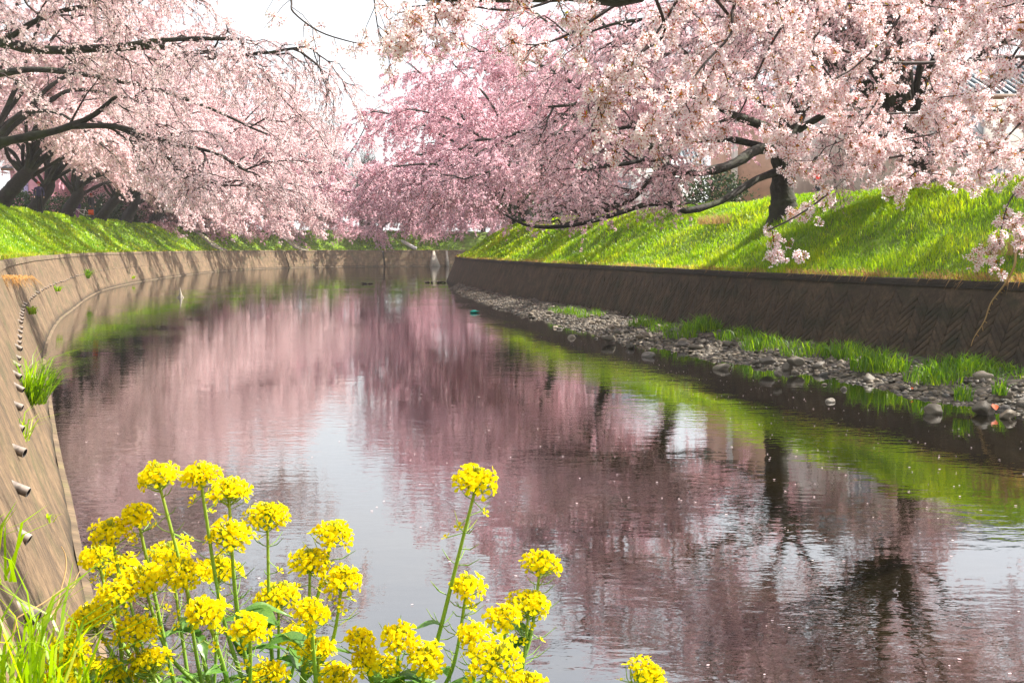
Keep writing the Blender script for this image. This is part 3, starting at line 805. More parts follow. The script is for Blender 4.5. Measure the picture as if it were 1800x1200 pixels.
# ---- left bank
def lb_(D, d=4.2):
    q = LB.sD(D); return LB.bank(q, np.array(d)), q
b0, q = lb_(27, 5.0)
heroL = build_tree('cherry_tree', 'cherry tree whose long dark limbs reach in from the upper left edge', b0,
    (np.array([b0, b0 + [0.3, 0, 1.0], b0 + [0.9, -0.3, 2.2], b0 + [1.8, -0.6, 3.2], b0 + [2.6, -0.8, 4.4]]), [.42, .36, .34, .27, .17]),
    [(np.vstack([b0 + [1.6, -0.5, 3.0], PL([(-120, 60, 26.5), (0, 76, 26), (60, 90, 25.7), (130, 91, 25.4), (230, 84, 25), (310, 74, 24.6), (430, 75, 24.2)])]), .17, .035),
     (PL([(180, 88, 25.2), (270, 82, 24.9), (320, 90, 24.6), (370, 99, 24.4), (455, 89, 24.1), (540, 75, 23.6)]), .075, .025),
     (np.vstack([b0 + [1.4, -0.4, 2.7], PL([(-130, 250, 27), (-20, 250, 26.6), (60, 238, 26.3), (138, 216, 26), (175, 196, 25.9), (208, 170, 25.7)])]), .16, .04),
     (PL([(120, 222, 26.1), (200, 222, 25.7), (260, 236, 25.3), (312, 251, 25), (370, 262, 24.6), (440, 300, 24.2)]), .075, .022),
     (PL([(200, 222, 25.7), (270, 255, 25.2), (330, 305, 24.8), (390, 322, 24.4)]), .04, .02),
     (np.vstack([b0 + [2.2, -0.7, 3.8], PL([(-150, 0, 25.5), (-40, -30, 25), (80, -40, 24.5), (220, -60, 24)])]), .15, .03),
     (np.vstack([b0 + [2.4, -0.8, 4.0], b0 + [4, -2.5, 6], b0 + [6, -4.5, 7.5], b0 + [8, -6.5, 8.0]]), .14, .03),
     (np.array([b0 + [2.4, -0.8, 4.0], b0 + [4.2, 1.0, 6.4], b0 + [6.8, 2.5, 8.0], b0 + [10.5, 4.0, 8.4]]), .15, .03),
     (np.array([b0 + [2.4, -0.8, 4.0], b0 + [4.0, -1.5, 8.0], b0 + [6.0, -2.5, 10.8], b0 + [8.5, -3.5, 12.2]]), .15, .03),
     (np.vstack([b0 + [2.2, -0.7, 3.8], b0 + [5, .5, 6.8], b0 + [8, 1.5, 8.6], b0 + [11, 2.4, 9.2]]), .13, .03),
     (np.vstack([b0 + [1.6, -0.5, 3.0], P(-60, 130, 30), P(60, 120, 31), P(190, 135, 31.5), P(330, 170, 32), P(470, 230, 32)]), .13, .03),
     (PL([(0, 76, 26), (80, 30, 26), (170, 10, 25.5), (300, -10, 25)]), .08, .025)],
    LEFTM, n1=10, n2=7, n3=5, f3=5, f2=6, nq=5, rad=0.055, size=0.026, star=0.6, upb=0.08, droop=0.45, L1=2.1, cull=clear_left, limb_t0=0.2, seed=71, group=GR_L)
base, q = lb_(46, 4.0)
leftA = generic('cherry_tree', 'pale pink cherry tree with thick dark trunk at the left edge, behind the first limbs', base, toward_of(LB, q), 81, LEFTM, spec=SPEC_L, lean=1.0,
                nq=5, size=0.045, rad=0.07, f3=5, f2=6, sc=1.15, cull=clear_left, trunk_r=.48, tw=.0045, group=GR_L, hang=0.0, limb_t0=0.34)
base, q = lb_(55, 4.0)
leftB = generic('cherry_tree', 'pale pink cherry tree with hard leaning trunk beside the pink wall on the left', base, toward_of(LB, q), 92, LEFTM, spec=SPEC_L, lean=1.6,
                nq=4, size=0.055, rad=0.085, f3=5, f2=6, sc=1.15, cull=clear_left, trunk_r=.44, tw=.005, group=GR_L, hang=0.05, limb_t0=0.32)
base, q = lb_(72, 4.0)
leftC = generic('cherry_tree', 'pale pink cherry tree with mottled trunk right of the parked bicycle', base, toward_of(LB, q), 103, LEFTM, spec=SPEC_L, lean=0.8,
                nq=4, size=0.072, rad=0.10, f3=4, f2=5, sc=1.15, cull=clear_left, trunk_r=.46, tw=.006, group=GR_L, hang=0.05, limb_t0=0.32)
def placeL(src, srcD, D, d, label, scale=1.0, q=None, grp=GR_L):
    q0 = LB.sD(srcD); q = LB.sD(D) if q is None else q
    p = LB.bank(q, np.array(d)); t = toward_of(LB, q)
    return dup(src, p, t - toward_of(LB, q0) + random.uniform(-.25, .25), label, grp, scale)
placeL(leftA, 46, 63.5, 4.0, 'pale pink cherry tree, third dark trunk from the left edge', 0.98)
placeL(leftB, 55, 80, 4.0, 'pale pink cherry tree just past the parked bicycle, its trunk split low', 0.98)
placeL(leftC, 72, 88, 3.9, 'pale pink cherry tree with boughs touching the grass above the tan wall', 1.1)
placeL(leftA, 46, 97, 3.9, 'pink white cherry tree drooping over the middle of the tan wall', 1.15)
placeL(leftC, 72, 106, 3.9, 'pink white cherry tree drooping over the tan wall before the first dark joint', 1.2)
placeL(leftB, 55, 115, 3.9, 'pink white cherry tree above the dark joint of the tan wall', 1.25)
def bend(lab, d, scale, q):
    q0 = RB.sD(57); p = LB.bank(q, np.array(d)) - [0, 0, 1.3]; t = toward_of(LB, q)
    return dup(farB, p, t - toward_of(RB, q0) + random.uniform(-.25, .25), lab, 'cherry trees round the far bend', scale)
qe = LB.sD(122)
for k, lab in enumerate(['hazy pink cherry tree where the tan wall bends to the right', 'hazy pink cherry tree right of the bend, above the lit grass patch',
                         'hazy pink cherry tree over the far end of the grass patch', 'hazy mauve cherry tree above the white sloping rail',
                         'hazy mauve cherry tree behind the far concrete fins']):
    if k < 2: placeL((leftC, leftA)[k], (72, 46)[k], 0, 8.5 + k * 2, lab, 1.4, q=qe + 8.5 * k, grp='cherry trees round the far bend')
    else: bend(lab, 8.0 + (k % 2) * 2, 1.35, qe + 8.5 * k)
bend('low drooping pink cherry tree behind the first dark joint of the tan wall', 9, 1.2, LB.sD(103))
bend('low drooping pink cherry tree behind the grey drain chute', 9.5, 1.25, LB.sD(114))
bend('low drooping pink cherry tree at the start of the far grass patch', 9.5, 1.3, qe + 5)
bend('low drooping pink cherry tree at the middle of the far grass patch', 9.5, 1.3, qe + 14)

for k, (D, lab) in enumerate([(92, 'tall hazy cherry tree in the second row behind the boughs touching the grass'), (110, 'tall hazy cherry tree in the second row left of the sky gap'), (124, 'tall hazy cherry tree in the second row below the leafless grey tree')]):
    placeL((leftA, leftC, leftB)[k], (46, 72, 55)[k], D, 11.0, lab, 1.38, grp='cherry trees in the second row behind the bend')

# ------------------------------------------------------------------ gravel bar under the right wall
R = np.random.default_rng(5)
gD = np.array([8, 13.5, 14.5, 16.5, 19.1, 20.5, 22.1, 25, 28, 33.7, 44.5, 56.5, 62])
gW = np.array([2.7, 2.7, 2.5, 2.35, 2.2, 2.2, 2.35, 2.4, 2.5, 2.2, 1.5, 0.6, 0.2])
def bar_w(q):
    D = np.interp(q, RB.s, RB.p[:, 1]); return np.interp(D, gD, gW) + 0.16 * np.sin(q * 1.3) + 0.10 * np.sin(q * 3.1 + 1)
def bar_pt(q, t):                     # t 0 at the wall foot, 1 at the water's edge
    p, n = RB.at(q); w = bar_w(q)
    xy = p - n * (w * t)[..., None]
    z = 0.24 - 0.26 * t ** 1.4 + 0.03 * np.sin(q * 2.2 + 5 * t) * (1 - t)
    return np.concatenate([xy, z[..., None]], -1)
q = np.arange(RB.sD(8), RB.sD(61), 0.22); ts = np.linspace(-0.03, 1.25, 16)
QQ, TT = np.meshgrid(q, ts)
V = bar_pt(QQ, TT); V[..., 2] += 0.018 * R.standard_normal(QQ.shape)
n = len(q); i = (np.arange(15) * n)[:, None]; j = np.arange(n - 1)[None, :]
g = MB(); g.add(V.reshape(-1, 3), np.stack([i + j, i + j + 1, i + n + j + 1, i + n + j], -1).reshape(-1, 4))
M['gravel'] = solid('gravel_sand', (0.05, 0.04, 0.028), 0.9, 9, 0.6, 0.8)
tag(g.obj('gravel_bar', M['gravel'], smooth=True), kind='structure')
def stone_mat():
    m, N, L = mat('river_stone')
    b = N.new('ShaderNodeBsdfPrincipled'); out = N.new('ShaderNodeOutputMaterial'); L.new(b.outputs[0], out.inputs[0])
    oi = N.new('ShaderNodeObjectInfo'); at = N.new('ShaderNodeAttribute'); at.attribute_name = 'tint'
    ad = N.new('ShaderNodeMath'); ad.operation = 'ADD'; L.new(oi.outputs['Random'], ad.inputs[0]); L.new(at.outputs['Fac'], ad.inputs[1])
    fr = N.new('ShaderNodeMath'); fr.operation = 'FRACT'; L.new(ad.outputs[0], fr.inputs[0])
    r = ramp(N, [(0, (0.05, 0.042, 0.032)), (0.35, (0.10, 0.082, 0.058)), (0.6, (0.17, 0.13, 0.085)), (0.8, (0.075, 0.068, 0.06)), (1, (0.27, 0.22, 0.155))])
    L.new(fr.outputs[0], r.inputs[0])
    tc = N.new('ShaderNodeTexCoord'); nz = N.new('ShaderNodeTexNoise'); nz.inputs['Scale'].default_value = 14; nz.inputs['Detail'].default_value = 6
    L.new(tc.outputs['Object'], nz.inputs['Vector'])
    mx = N.new('ShaderNodeMixRGB'); mx.blend_type = 'MULTIPLY'; mx.inputs[0].default_value = 0.7
    rr = ramp(N, [(0.3, (0.55, 0.55, 0.55)), (0.7, (1.2, 1.2, 1.2))]); L.new(nz.outputs[0], rr.inputs[0])
    L.new(r.outputs[0], mx.inputs[1]); L.new(rr.outputs[0], mx.inputs[2]); L.new(mx.outputs[0], b.inputs['Base Color'])
    b.inputs['Roughness'].default_value = 0.6
    bp = N.new('ShaderNodeBump'); bp.inputs['Strength'].default_value = 0.4; bp.inputs['Distance'].default_value = 0.02
    L.new(nz.outputs[0], bp.inputs['Height']); L.new(bp.outputs[0], b.inputs['Normal'])
    return m
M['stone'] = stone_mat()
def ico(sub):
    bm = bmesh.new(); bmesh.ops.create_icosphere(bm, subdivisions=sub, radius=1)
    v = np.array([x.co[:] for x in bm.verts]); f = np.array([[x.index for x in p.verts] for p in bm.faces]); bm.free(); return v, f
I2, I1 = ico(3), ico(1)
stones = []
for k in range(8):
    v, f = I2; rr = np.random.default_rng(100 + k)
    ax = nrm(rr.standard_normal((9, 3))); w = v.copy()
    for a in ax: w -= a[None] * np.maximum(0, (v @ a) - rr.uniform(.62, .9))[:, None]
    w *= np.array([1, rr.uniform(.6, .85), rr.uniform(.42, .62)])
    g = MB(); g.add(w, f); stones.append(g.mesh('river_stone', M['stone'], True))
GR_ST = 'river cobbles along the gravel bar'
def stone(p, w, label, k, sink=0.25):
    o = link('river_stone', stones[k % 8], None, (p[0], p[1], max(p[2], 0) + w * 0.25 * (1 - 2 * sink)))
    o.scale = (w / 2,) * 3; o.rotation_euler = (R.normal(0, .12), R.normal(0, .12), R.uniform(0, 6.3))
    return tag(o, label, 'stone', GR_ST)
special = [(1730, 724, .42, 'largest rounded tan cobble standing in the shallows near the right edge', 0, 0.15),
           (1640, 722, .30, 'oval grey cobble ringed by water, alone just left of the largest cobble', 1, 0.2),
           (1772, 731, .30, 'slanted pale cobble beside the orange leaf at the right edge', 2, 0.2),
           (1072, 600, .46, 'blue grey boulder standing at the water edge with its mirror image under it', 3, 0.02),
           (1108, 608, .28, 'brown cobble just right of the blue grey boulder', 4, 0.1),
           (1140, 623, .34, 'flat dark cobble lying in the water right of the blue grey boulder', 5, 0.35),
           (1780, 676, .40, 'big round grey cobble high on the gravel at the right edge', 6, 0.1),
           (1270, 645, .36, 'flat stone nearly drowned in the shallows off the middle of the gravel bar', 7, 0.4),
           (1350, 636, .34, 'brown rounded cobble at the water edge in the middle of the bar', 0, .1),
           (1398, 637, .34, 'tan rounded cobble beside the brown one in the middle of the bar', 4, .1),
           (1460, 702, .20, 'flat pale stone breaking the water off the right part of the bar', 5, .4),
           (1368, 655, .22, 'small stone ringed by water off the middle of the bar', 6, .3),
           (1005, 590, .26, 'flat pale stone just breaking the water left of the blue grey boulder', 1, .42),
           (1675, 663, .36, 'upright brown block of stone beside the dark green tuft', 2, 0.0),
           (1700, 668, .34, 'grey block of stone leaning on the upright brown one', 3, 0.0)]
for x, y, w, lab, k, sk in special:
    stone(G(x, y + 4, 0.0 if y > 660 or x < 1300 else 0.12), w, lab, k, sk)
n = 7000
qv = RB.sD(11) + (RB.sD(60) - RB.sD(11)) * R.uniform(0, 1, n) ** 1.3; t = np.minimum(R.beta(2.4, 1.3, n) * 1.06, 1.06)
p = bar_pt(qv, t); w = R.uniform(.025, .075, n)
v, f = I1; nv = len(v)
sc = np.stack([w, w * R.uniform(.6, .95, n), w * R.uniform(.4, .65, n)], -1); a = R.uniform(0, 6.3, n)
V = v[None] * sc[:, None]; V = V + 0.12 * w[:, None, None] * R.standard_normal(V.shape)
V = np.stack([V[..., 0] * np.cos(a)[:, None] - V[..., 1] * np.sin(a)[:, None], V[..., 0] * np.sin(a)[:, None] + V[..., 1] * np.cos(a)[:, None], V[..., 2]], -1)
V = V + p[:, None] + [0, 0, 0.012]
g = MB(); g.add(V.reshape(-1, 3), ((np.arange(n) * nv)[:, None, None] + f[None]).reshape(-1, 3), np.repeat(R.uniform(0, 1, n), nv))
tag(g.obj('gravel', M['stone'], smooth=True), kind='stuff')

# grass tufts on the bar
def tuft(p, n, h, spread, w, label, lean=0.7, tint=0.3, group=None, name='grass_tuft', m='grass', cat='grass tuft', bias=None, up=0.03):
    p = np.asarray(p, float)
    o = R.normal(0, 1, (n, 3)); o *= np.minimum(1, 1.5 / np.maximum(1e-6, np.linalg.norm(o[:, :2], axis=1)))[:, None] * spread; o[:, 2] = -up
    rad = np.linalg.norm(o[:, :2], axis=1)
    hh = h * R.uniform(0.45, 1.1, n) * np.exp(-(rad / (2.6 * spread)) ** 2)
    g = MB(); g.add(*blades(p + o, hh, w * R.uniform(.7, 1.3, n), lean, np.clip(R.normal(tint, .17, n), 0, 1), bias=bias))
    ob = g.obj(name, M[m], None, origin=p); ob.location = p
    return tag(ob, label, cat, group)
GR_T = 'grass tufts on the gravel bar'
TUFTS = []
for x, y, n, h, sp, lab in [
    (985, 548, 160, .45, .30, 'small green tuft at the far end of the gravel bar'), (1040, 556, 200, .5, .35, 'green tuft on the far gravel, third from the far end'),
    (1010, 551, 150, .5, .28, 'green tuft on the far gravel, second from the far end'),
    (1135, 572, 260, .6, .35, 'green tuft behind the blue grey boulder'), (1165, 582, 200, .55, .30, 'bright tuft on the stones right of the blue grey boulder'),
    (1235, 584, 520, .8, .34, 'tall dense tuft against the foot of the dark wall left of the middle'), (1195, 592, 240, .55, .3, 'bright tuft in front of the tall dense one'),
    (1300, 598, 420, .65, .4, 'broad green tuft against the dark wall in the middle of the bar'), (1350, 612, 420, .6, .42, 'broad bright tuft above the brown rounded cobble'),
    (1420, 622, 360, .5, .4, 'low bright tuft above the tan rounded cobble'), (1485, 628, 420, .65, .32, 'upright green tuft right of the middle of the bar'),
    (1545, 648, 560, .7, .36, 'tall bright tuft where the bar narrows on the right'), (1640, 668, 300, .5, .33, 'dark low tuft left of the upright brown block'),
    (1700, 656, 900, .62, .5, 'widest dark green clump against the herringbone wall on the right'), (1693, 700, 90, .45, .09, 'thin pale tuft growing out of the stones on the right'),
    (1757, 690, 70, .5, .07, 'thin upright sprig among the stones at the right edge'), (1790, 668, 250, .5, .3, 'green tuft cut by the right edge')]:
    TUFTS.append((G(x, y, 0.16), lab)); tuft(G(x, y, 0.16), int(n * .75), h * .78, sp * .85, .016, lab, group=GR_T, tint=0.08)

ns = 0
while ns < 190:
    D = 13.0 + 26 * R.uniform() ** 1.5; qv = RB.sD(D) + R.uniform(0, .5); t = min(1.08, R.beta(4.5, 1.6) * 1.08)
    if R.uniform() < 0.08: t = R.uniform(1.05, 1.3)
    p = bar_pt(np.array(qv), np.array(t))
    w = R.uniform(.10, .21) * (1 + 0.7 * (R.uniform() < .22))
    near_t = min(TUFTS, key=lambda u: np.linalg.norm(u[0][:2] - p[:2]))[1].split(',')[0]
    size = 'small' if w < .145 else 'middling' if w < .19 else 'broad'
    where = 'in the shallows off' if t > 1.03 else 'at the waterline below' if t > .88 else 'on the bar by' if t > .6 else 'close to'
    stone(p, w, ' '.join(('%s cobble %s the %s' % (size, where, near_t)).split()[:16]), ns, 0.2 if t < 1.03 else 0.38); ns += 1

# petals and bits adrift on the water
n = 1700
D = 4 + 60 * R.uniform(0, 1, n) ** 1.7
lx = np.interp(D, LEFT[:, 1], LEFT[:, 0]); rx = np.interp(D, RIGHT[:, 1], RIGHT[:, 0]) - 2.2
u = np.where(R.uniform(0, 1, n) < .6, R.beta(4, 1.3, n), R.uniform(0.02, 1, n))
X = lx + (rx - lx) * u
c = np.stack([X, D, np.full(n, 0.006)], -1); a = R.uniform(0, 6.3, n); s = R.uniform(.006, .017, n)
V = c[:, None] + np.stack([np.stack([np.cos(a + k * 1.571), np.sin(a + k * 1.571), 0.15 * R.uniform(0, 1, n)], -1) * (s * (1 if k % 2 else .7))[:, None] for k in range(4)], 1)
g = MB(); g.add(V.reshape(-1, 3), (np.arange(n) * 4)[:, None] + np.arange(4)[None], np.repeat(R.uniform(0, .3, n), 4))
tag(g.obj('fallen_petals', M['blossom_pale']), kind='stuff')

# ------------------------------------------------------------------ cherry boughs hanging in close: a tree on the near left bank, its trunk behind the camera
R = np.random.default_rng(17)
nb = LB.bank(np.array(LB.sD(-4.0)), np.array(3.2))
near = thing('cherry_tree', 'nearest cherry boughs with large white pink flowers, hanging in from the top right', 'tree', nb)
def near_tube(name, pts, r0, r1, sides=9, n=30):
    sp = spline(pts, n); v, f = tube(sp, np.linspace(r0, r1, len(sp)), sides, wob=0.05)
    g = MB(); g.add(v, f); g.obj(name, M['bark'], near, True, nb); return sp
near_tube('trunk', np.array([nb + [0, 0, -.3], nb + [.1, .2, 1.0], nb + [.4, .8, 2.0], nb + [.8, 1.6, 2.6], nb + [1.3, 2.6, 3.0]]), .36, .20, 12)
A = near_tube('limb', np.array([nb + [.8, 1.6, 2.6], [-1.0, -0.6, 6.9], [0.6, 2.0, 6.6], [2.6, 5.0, 5.7], [4.9, 7.5, 4.5], [6.0, 9.0, 3.7], [6.6, 10.5, 3.2]]), .16, .03)
Bl = near_tube('limb', np.array([A[14], [0.35, 2.6, 5.3], [0.55, 4.0, 4.0], P(1150, -40, 4.8), P(1000, -12, 4.7), P(850, -8, 4.5), P(760, -6, 4.35), P(690, -16, 4.2)]), .07, .010)
Cl = near_tube('limb', np.array([A[10], [-0.4, 3.5, 6.6], [-.9, 5.5, 5.6], [-1.6, 7, 4.6]]), .07, .02)
spines = [([(1950, 112), (1800, 100), (1690, 108), (1560, 110), (1470, 84), (1400, 58), (1350, 38)], 8.4, 6.8, .014),
    ([(1390, 55), (1430, 95), (1480, 160), (1545, 220), (1606, 266), (1700, 258), (1790, 248)], 7, 8, .006),
    ([(1950, 150), (1850, 190), (1700, 195), (1560, 200), (1480, 205)], 8.2, 7, .010),
    ([(1940, 300), (1800, 280), (1700, 288), (1640, 272), (1560, 278), (1500, 302), (1450, 345), (1400, 380), (1350, 405)], 8.4, 6.8, .010),
    ([(1950, 330), (1860, 318), (1790, 335), (1765, 380), (1757, 430)], 7.2, 6.4, .007),
    ([(1520, -60), (1440, -10), (1380, 40), (1340, 110), (1310, 180), (1290, 215)], 6.6, 6.2, .009),
    ([(1340, -60), (1290, 10), (1285, 60), (1240, 110), (1200, 160), (1160, 185)], 6, 5.5, .008),
    ([(1210, -60), (1190, 0), (1160, 50), (1130, 90), (1100, 130)], 5.6, 5.2, .008),
    ([(1080, 10), (1010, 55), (950, 78), (905, 76)], 5.1, 4.9, .006),
    ([(1640, -60), (1600, 0), (1560, 60), (1500, 120), (1440, 150)], 7, 6.6, .008),
    ([(1780, -60), (1740, 0), (1690, 60), (1640, 120), (1620, 180)], 7, 6.6, .008),
    ([(1920, -20), (1850, 40), (1790, 120), (1720, 160), (1650, 172)], 6.6, 6.0, .008),
    ([(1930, 80), (1850, 160), (1790, 220), (1745, 270)], 6.2, 5.8, .008),
    ([(1130, 90), (1090, 130), (1060, 170), (1050, 195)], 5.4, 5.2, .006),
    ([(1270, 90), (1235, 150), (1180, 200), (1140, 235)], 6, 5.7, .006),
    ([(1420, 100), (1390, 170), (1370, 225), (1395, 285)], 7, 6.8, .006),
    ([(1560, 120), (1540, 180), (1500, 235), (1450, 260)], 7.3, 7.0, .006),
    ([(1700, 200), (1660, 230), (1590, 245), (1530, 262)], 7.6, 7.2, .006),
    ([(1880, 240), (1800, 262), (1740, 300), (1670, 308), (1610, 300)], 7.4, 7.0, .007),
    ([(1020, -30), (960, 5), (890, 18), (800, 8), (720, 12)], 4.7, 4.3, .006),
    ([(770, -30), (760, 15), (745, 50), (724, 76)], 4.35, 4.2, .004),
    ([(1450, -50), (1400, -5), (1330, 10), (1260, 0), (1200, 12)], 6.2, 5.8, .006),
    ([(1700, -50), (1650, -5), (1560, 10), (1480, 5)], 6.6, 6.2, .006),
    ([(1880, -50), (1800, 0), (1720, 20), (1640, 12)], 6.4, 6.0, .006)]
bare = [([(655, -30), (660, 20), (668, 60), (690, 80)], 4.5, 4.4, .003), ([(500, -60), (512, 0), (516, 22), (560, 55), (610, 72), (640, 78)], 5.2, 4.9, .005)]
LIMBS = np.vstack([A[4:], Bl[2:-6], Cl])
tg = MB(); spl = []; long_ = []
for pts, D0, D1, r in spines + bare:
    p3 = PL(pts, D0, D1)
    d = LIMBS - p3[0]; k = np.argmin(np.linalg.norm(d, axis=1) + 3.0 * np.maximum(0, -d[:, 2]))
    s0 = LIMBS[k]; dirn = nrm(p3[0] - p3[1])
    mid = (s0 + p3[0]) / 2 + np.array([0, 0, 0.25])
    link_ = spline(np.array([s0, mid, p3[0] + dirn * 0.18, p3[0]]), 12)
    full = np.vstack([link_[:-1], spline(p3, 24)])
    v, f = tube(full, np.linspace(r * 1.7, r * 0.45, len(full)), 6); tg.add(v, f)
    if (pts, D0, D1, r) not in bare:
        spl.append(resample(spline(p3, 24), n=14)[0])
    else:
        long_.append(resample(spline(p3, 24), n=14)[0])
SPn = np.array(spl)
T1 = grow(SPn, 6, 0.03, 1.0, (np.where(SPn[:, 5, 1] < 5.45, .024, .042) * SPn[:, 5, 1])[:, None], 0.6, 0.75, 0.06, 0.25, 7, 0.03)
T2 = grow(T1, 3, 0.15, 1.0, (0.024 * T1[:, 3, 1])[:, None], 0.6, 0.8, 0.0, 0.3, 5, 0.04)
tg.add(*tubes(T1, .0042, .0020, 4)); tg.add(*tubes(T2, .0022, .0013, 3))
T9 = grow(np.array(long_), 8, .1, 1, .22, .7, .7, -.1, .3, 5, .04); tg.add(*tubes(T9, .0022, .0012, 3))
tg.obj('twigs', M['twig'], near, True, nb)
T8 = grow(np.stack([resample(A[8:], n=14)[0], resample(Bl[:18], n=14)[0], resample(Cl, n=14)[0]]), 10, .1, 1, 1.0, .5, .8, .35, .25, 7, .04)
T7 = grow(T8, 4, .2, 1, .4, .6, .8, .1, .3, 5, .04)
vis8 = lambda T: T[(HOR - F * (T[:, -1, 2] - HC) / np.maximum(.3, T[:, -1, 1]) < -60) | (np.abs(T[:, -1, 0]) > .52 * T[:, -1, 1])]
T8, T7 = vis8(T8), vis8(T7)
tg2 = MB(); tg2.add(*tubes(T8, .009, .004, 4)); tg2.add(*tubes(T7, .004, .002, 3)); tg2.obj('twigs', M['twig'], near, True, nb)
sites = np.concatenate([pts_along(T8, 3, .3, 1), pts_along(T7, 3, .2, 1), pts_along(SPn[SPn[:, 5, 1] >= 5.45], 10, 0.05, 1.0), pts_along(SPn[SPn[:, 5, 1] < 5.45], 5, 0.02, 1.0), pts_along(T1[T1[:, 0, 1] >= 5.5], 4, 0.25, 1.0), pts_along(T1[T1[:, 0, 1] < 5.5], 2, 0.25, 1.0), pts_along(T2[T2[:, 0, 1] >= 5.5], 2, 0.3, 1.0), T2[:, -1], T1[:, -1], pts_along(T9, 1, .4, 1)])
def flower(C, nrmv, rad, tint):
    """One five-petalled flower: notched petals cupped round a red eye."""
    u = nrm(np.cross(nrmv, R.standard_normal(3))); w = np.cross(nrmv, u)
    V, Fc, T = [], [], []
    a0 = R.uniform(0, 6.3); cup = R.uniform(.15, .55)
    for k in range(5):
        a = a0 + k * 2 * math.pi / 5
        b = len(V)
        for da, rr, h in ((0, .10, 0), (-.42, .62, cup * .5), (-.30, .98, cup), (0, .88, cup * .85), (.30, .98, cup), (.42, .62, cup * .5)):
            V.append(C + (u * math.cos(a + da) + w * math.sin(a + da)) * rad * rr + nrmv * rad * h * R.uniform(.8, 1.2)); T.append(tint + (.22 if rr < .2 else 0))
        Fc += [[b, b + 1, b + 2], [b, b + 2, b + 3], [b, b + 3, b + 4], [b, b + 4, b + 5]]
    b = len(V); ring = 5
    V.append(C + nrmv * rad * .16); T.append(.90)
    for k in range(ring):
        a = a0 + k * 2 * math.pi / ring; V.append(C + (u * math.cos(a) + w * math.sin(a)) * rad * .19 + nrmv * rad * .08); T.append(.84)
    Fc += [[b, b + 1 + k, b + 1 + (k + 1) % ring] for k in range(ring)]
    # calyx behind
    b = len(V); V.append(C - nrmv * rad * .5); T.append(.90)
    for k in range(3):
        a = k * 2.09; V.append(C + (u * math.cos(a) + w * math.sin(a)) * rad * .14 - nrmv * rad * .02); T.append(.90)
    Fc += [[b, b + 1 + k, b + 1 + (k + 1) % 3] for k in range(3)]
    return np.array(V), np.array(Fc), np.array(T)
def cluster(seed):
    global R
    keep = R; R = np.random.default_rng(seed)
    g = MB(); nf = int(R.integers(5, 9))
    for k in range(nf):
        d = nrm(R.standard_normal(3) + np.array([0, 0, -0.35])); ln = R.uniform(.028, .046)
        V, Fc, T = flower(d * ln, nrm(d + .45 * R.standard_normal(3)), R.uniform(.0165, .0205), R.uniform(0, .42)); g.add(V, Fc, np.clip(T, 0, 1))
        v, f = tube(np.array([[0, 0, 0], d * ln * .6 + [0, 0, .003], d * ln * .9]), .0011, 3); g.add(v, f, .95)
    for k in range(int(R.integers(0, 3))):              # young leaves and bud scales
        d = nrm(R.standard_normal(3) + np.array([0, 0, .5])); s = nrm(np.cross(d, R.standard_normal(3))) * .0055; ln = R.uniform(.015, .034)
        g.add([[0, 0, 0], d * ln * .5 + s, d * ln, d * ln * .5 - s], [[0, 1, 2, 3]], R.choice([.89, .91, .94, .98]))
    R = keep
    return g
clus = [cluster(500 + k) for k in range(10)]
cmesh = [c.mesh('blossom_cluster', M['petal_near']) for c in clus]
dist = sites[:, 1]
px = 900 + F * sites[:, 0] / dist; py = HOR - F * (sites[:, 2] - HC) / dist
inview = (px > -20) & (px < 1820) & (py > -25)
order = np.argsort(np.where(inview, dist, dist + 50))
def rotm():
    a = R.standard_normal(4); a /= np.linalg.norm(a); w, x, y, z = a
    return np.array([[1 - 2 * (y * y + z * z), 2 * (x * y - z * w), 2 * (x * z + y * w)], [2 * (x * y + z * w), 1 - 2 * (x * x + z * z), 2 * (y * z - x * w)], [2 * (x * z - y * w), 2 * (y * z + x * w), 1 - 2 * (x * x + y * y)]])
cr = MB()
for r_, i in enumerate(order):
    k = int(R.integers(0, 10)); s = R.uniform(.8, 1.2)
    a = R.uniform(0, 6.3)
    rot = Matrix.Rotation(a, 3, 'Z') @ Matrix.Rotation(R.normal(0, .5), 3, 'X')
    if r_ < 300:
        o = link('blossom_cluster', cmesh[k], near, sites[i] - nb); o.rotation_euler = rot.to_euler(); o.scale = (s,) * 3
    else:
        m_ = np.array(rot) * s; c = clus[k]
        off = 0
        vv = np.concatenate(c.v) @ m_.T + sites[i]
        for fa, na, ma in zip(c.f, c.n, c.m):
            nf = len(na); deg = na[0]
            cr.f.append(fa + cr.k); cr.n.append(na); cr.m.append(ma)
        cr.v.append(vv); cr.t.append(np.concatenate(c.t)); cr.k += len(vv)
tag(cr.obj('crown', M['petal_near'], near, origin=nb), kind='stuff')
print('NEAR SITES', len(sites), 'in view', inview.sum())

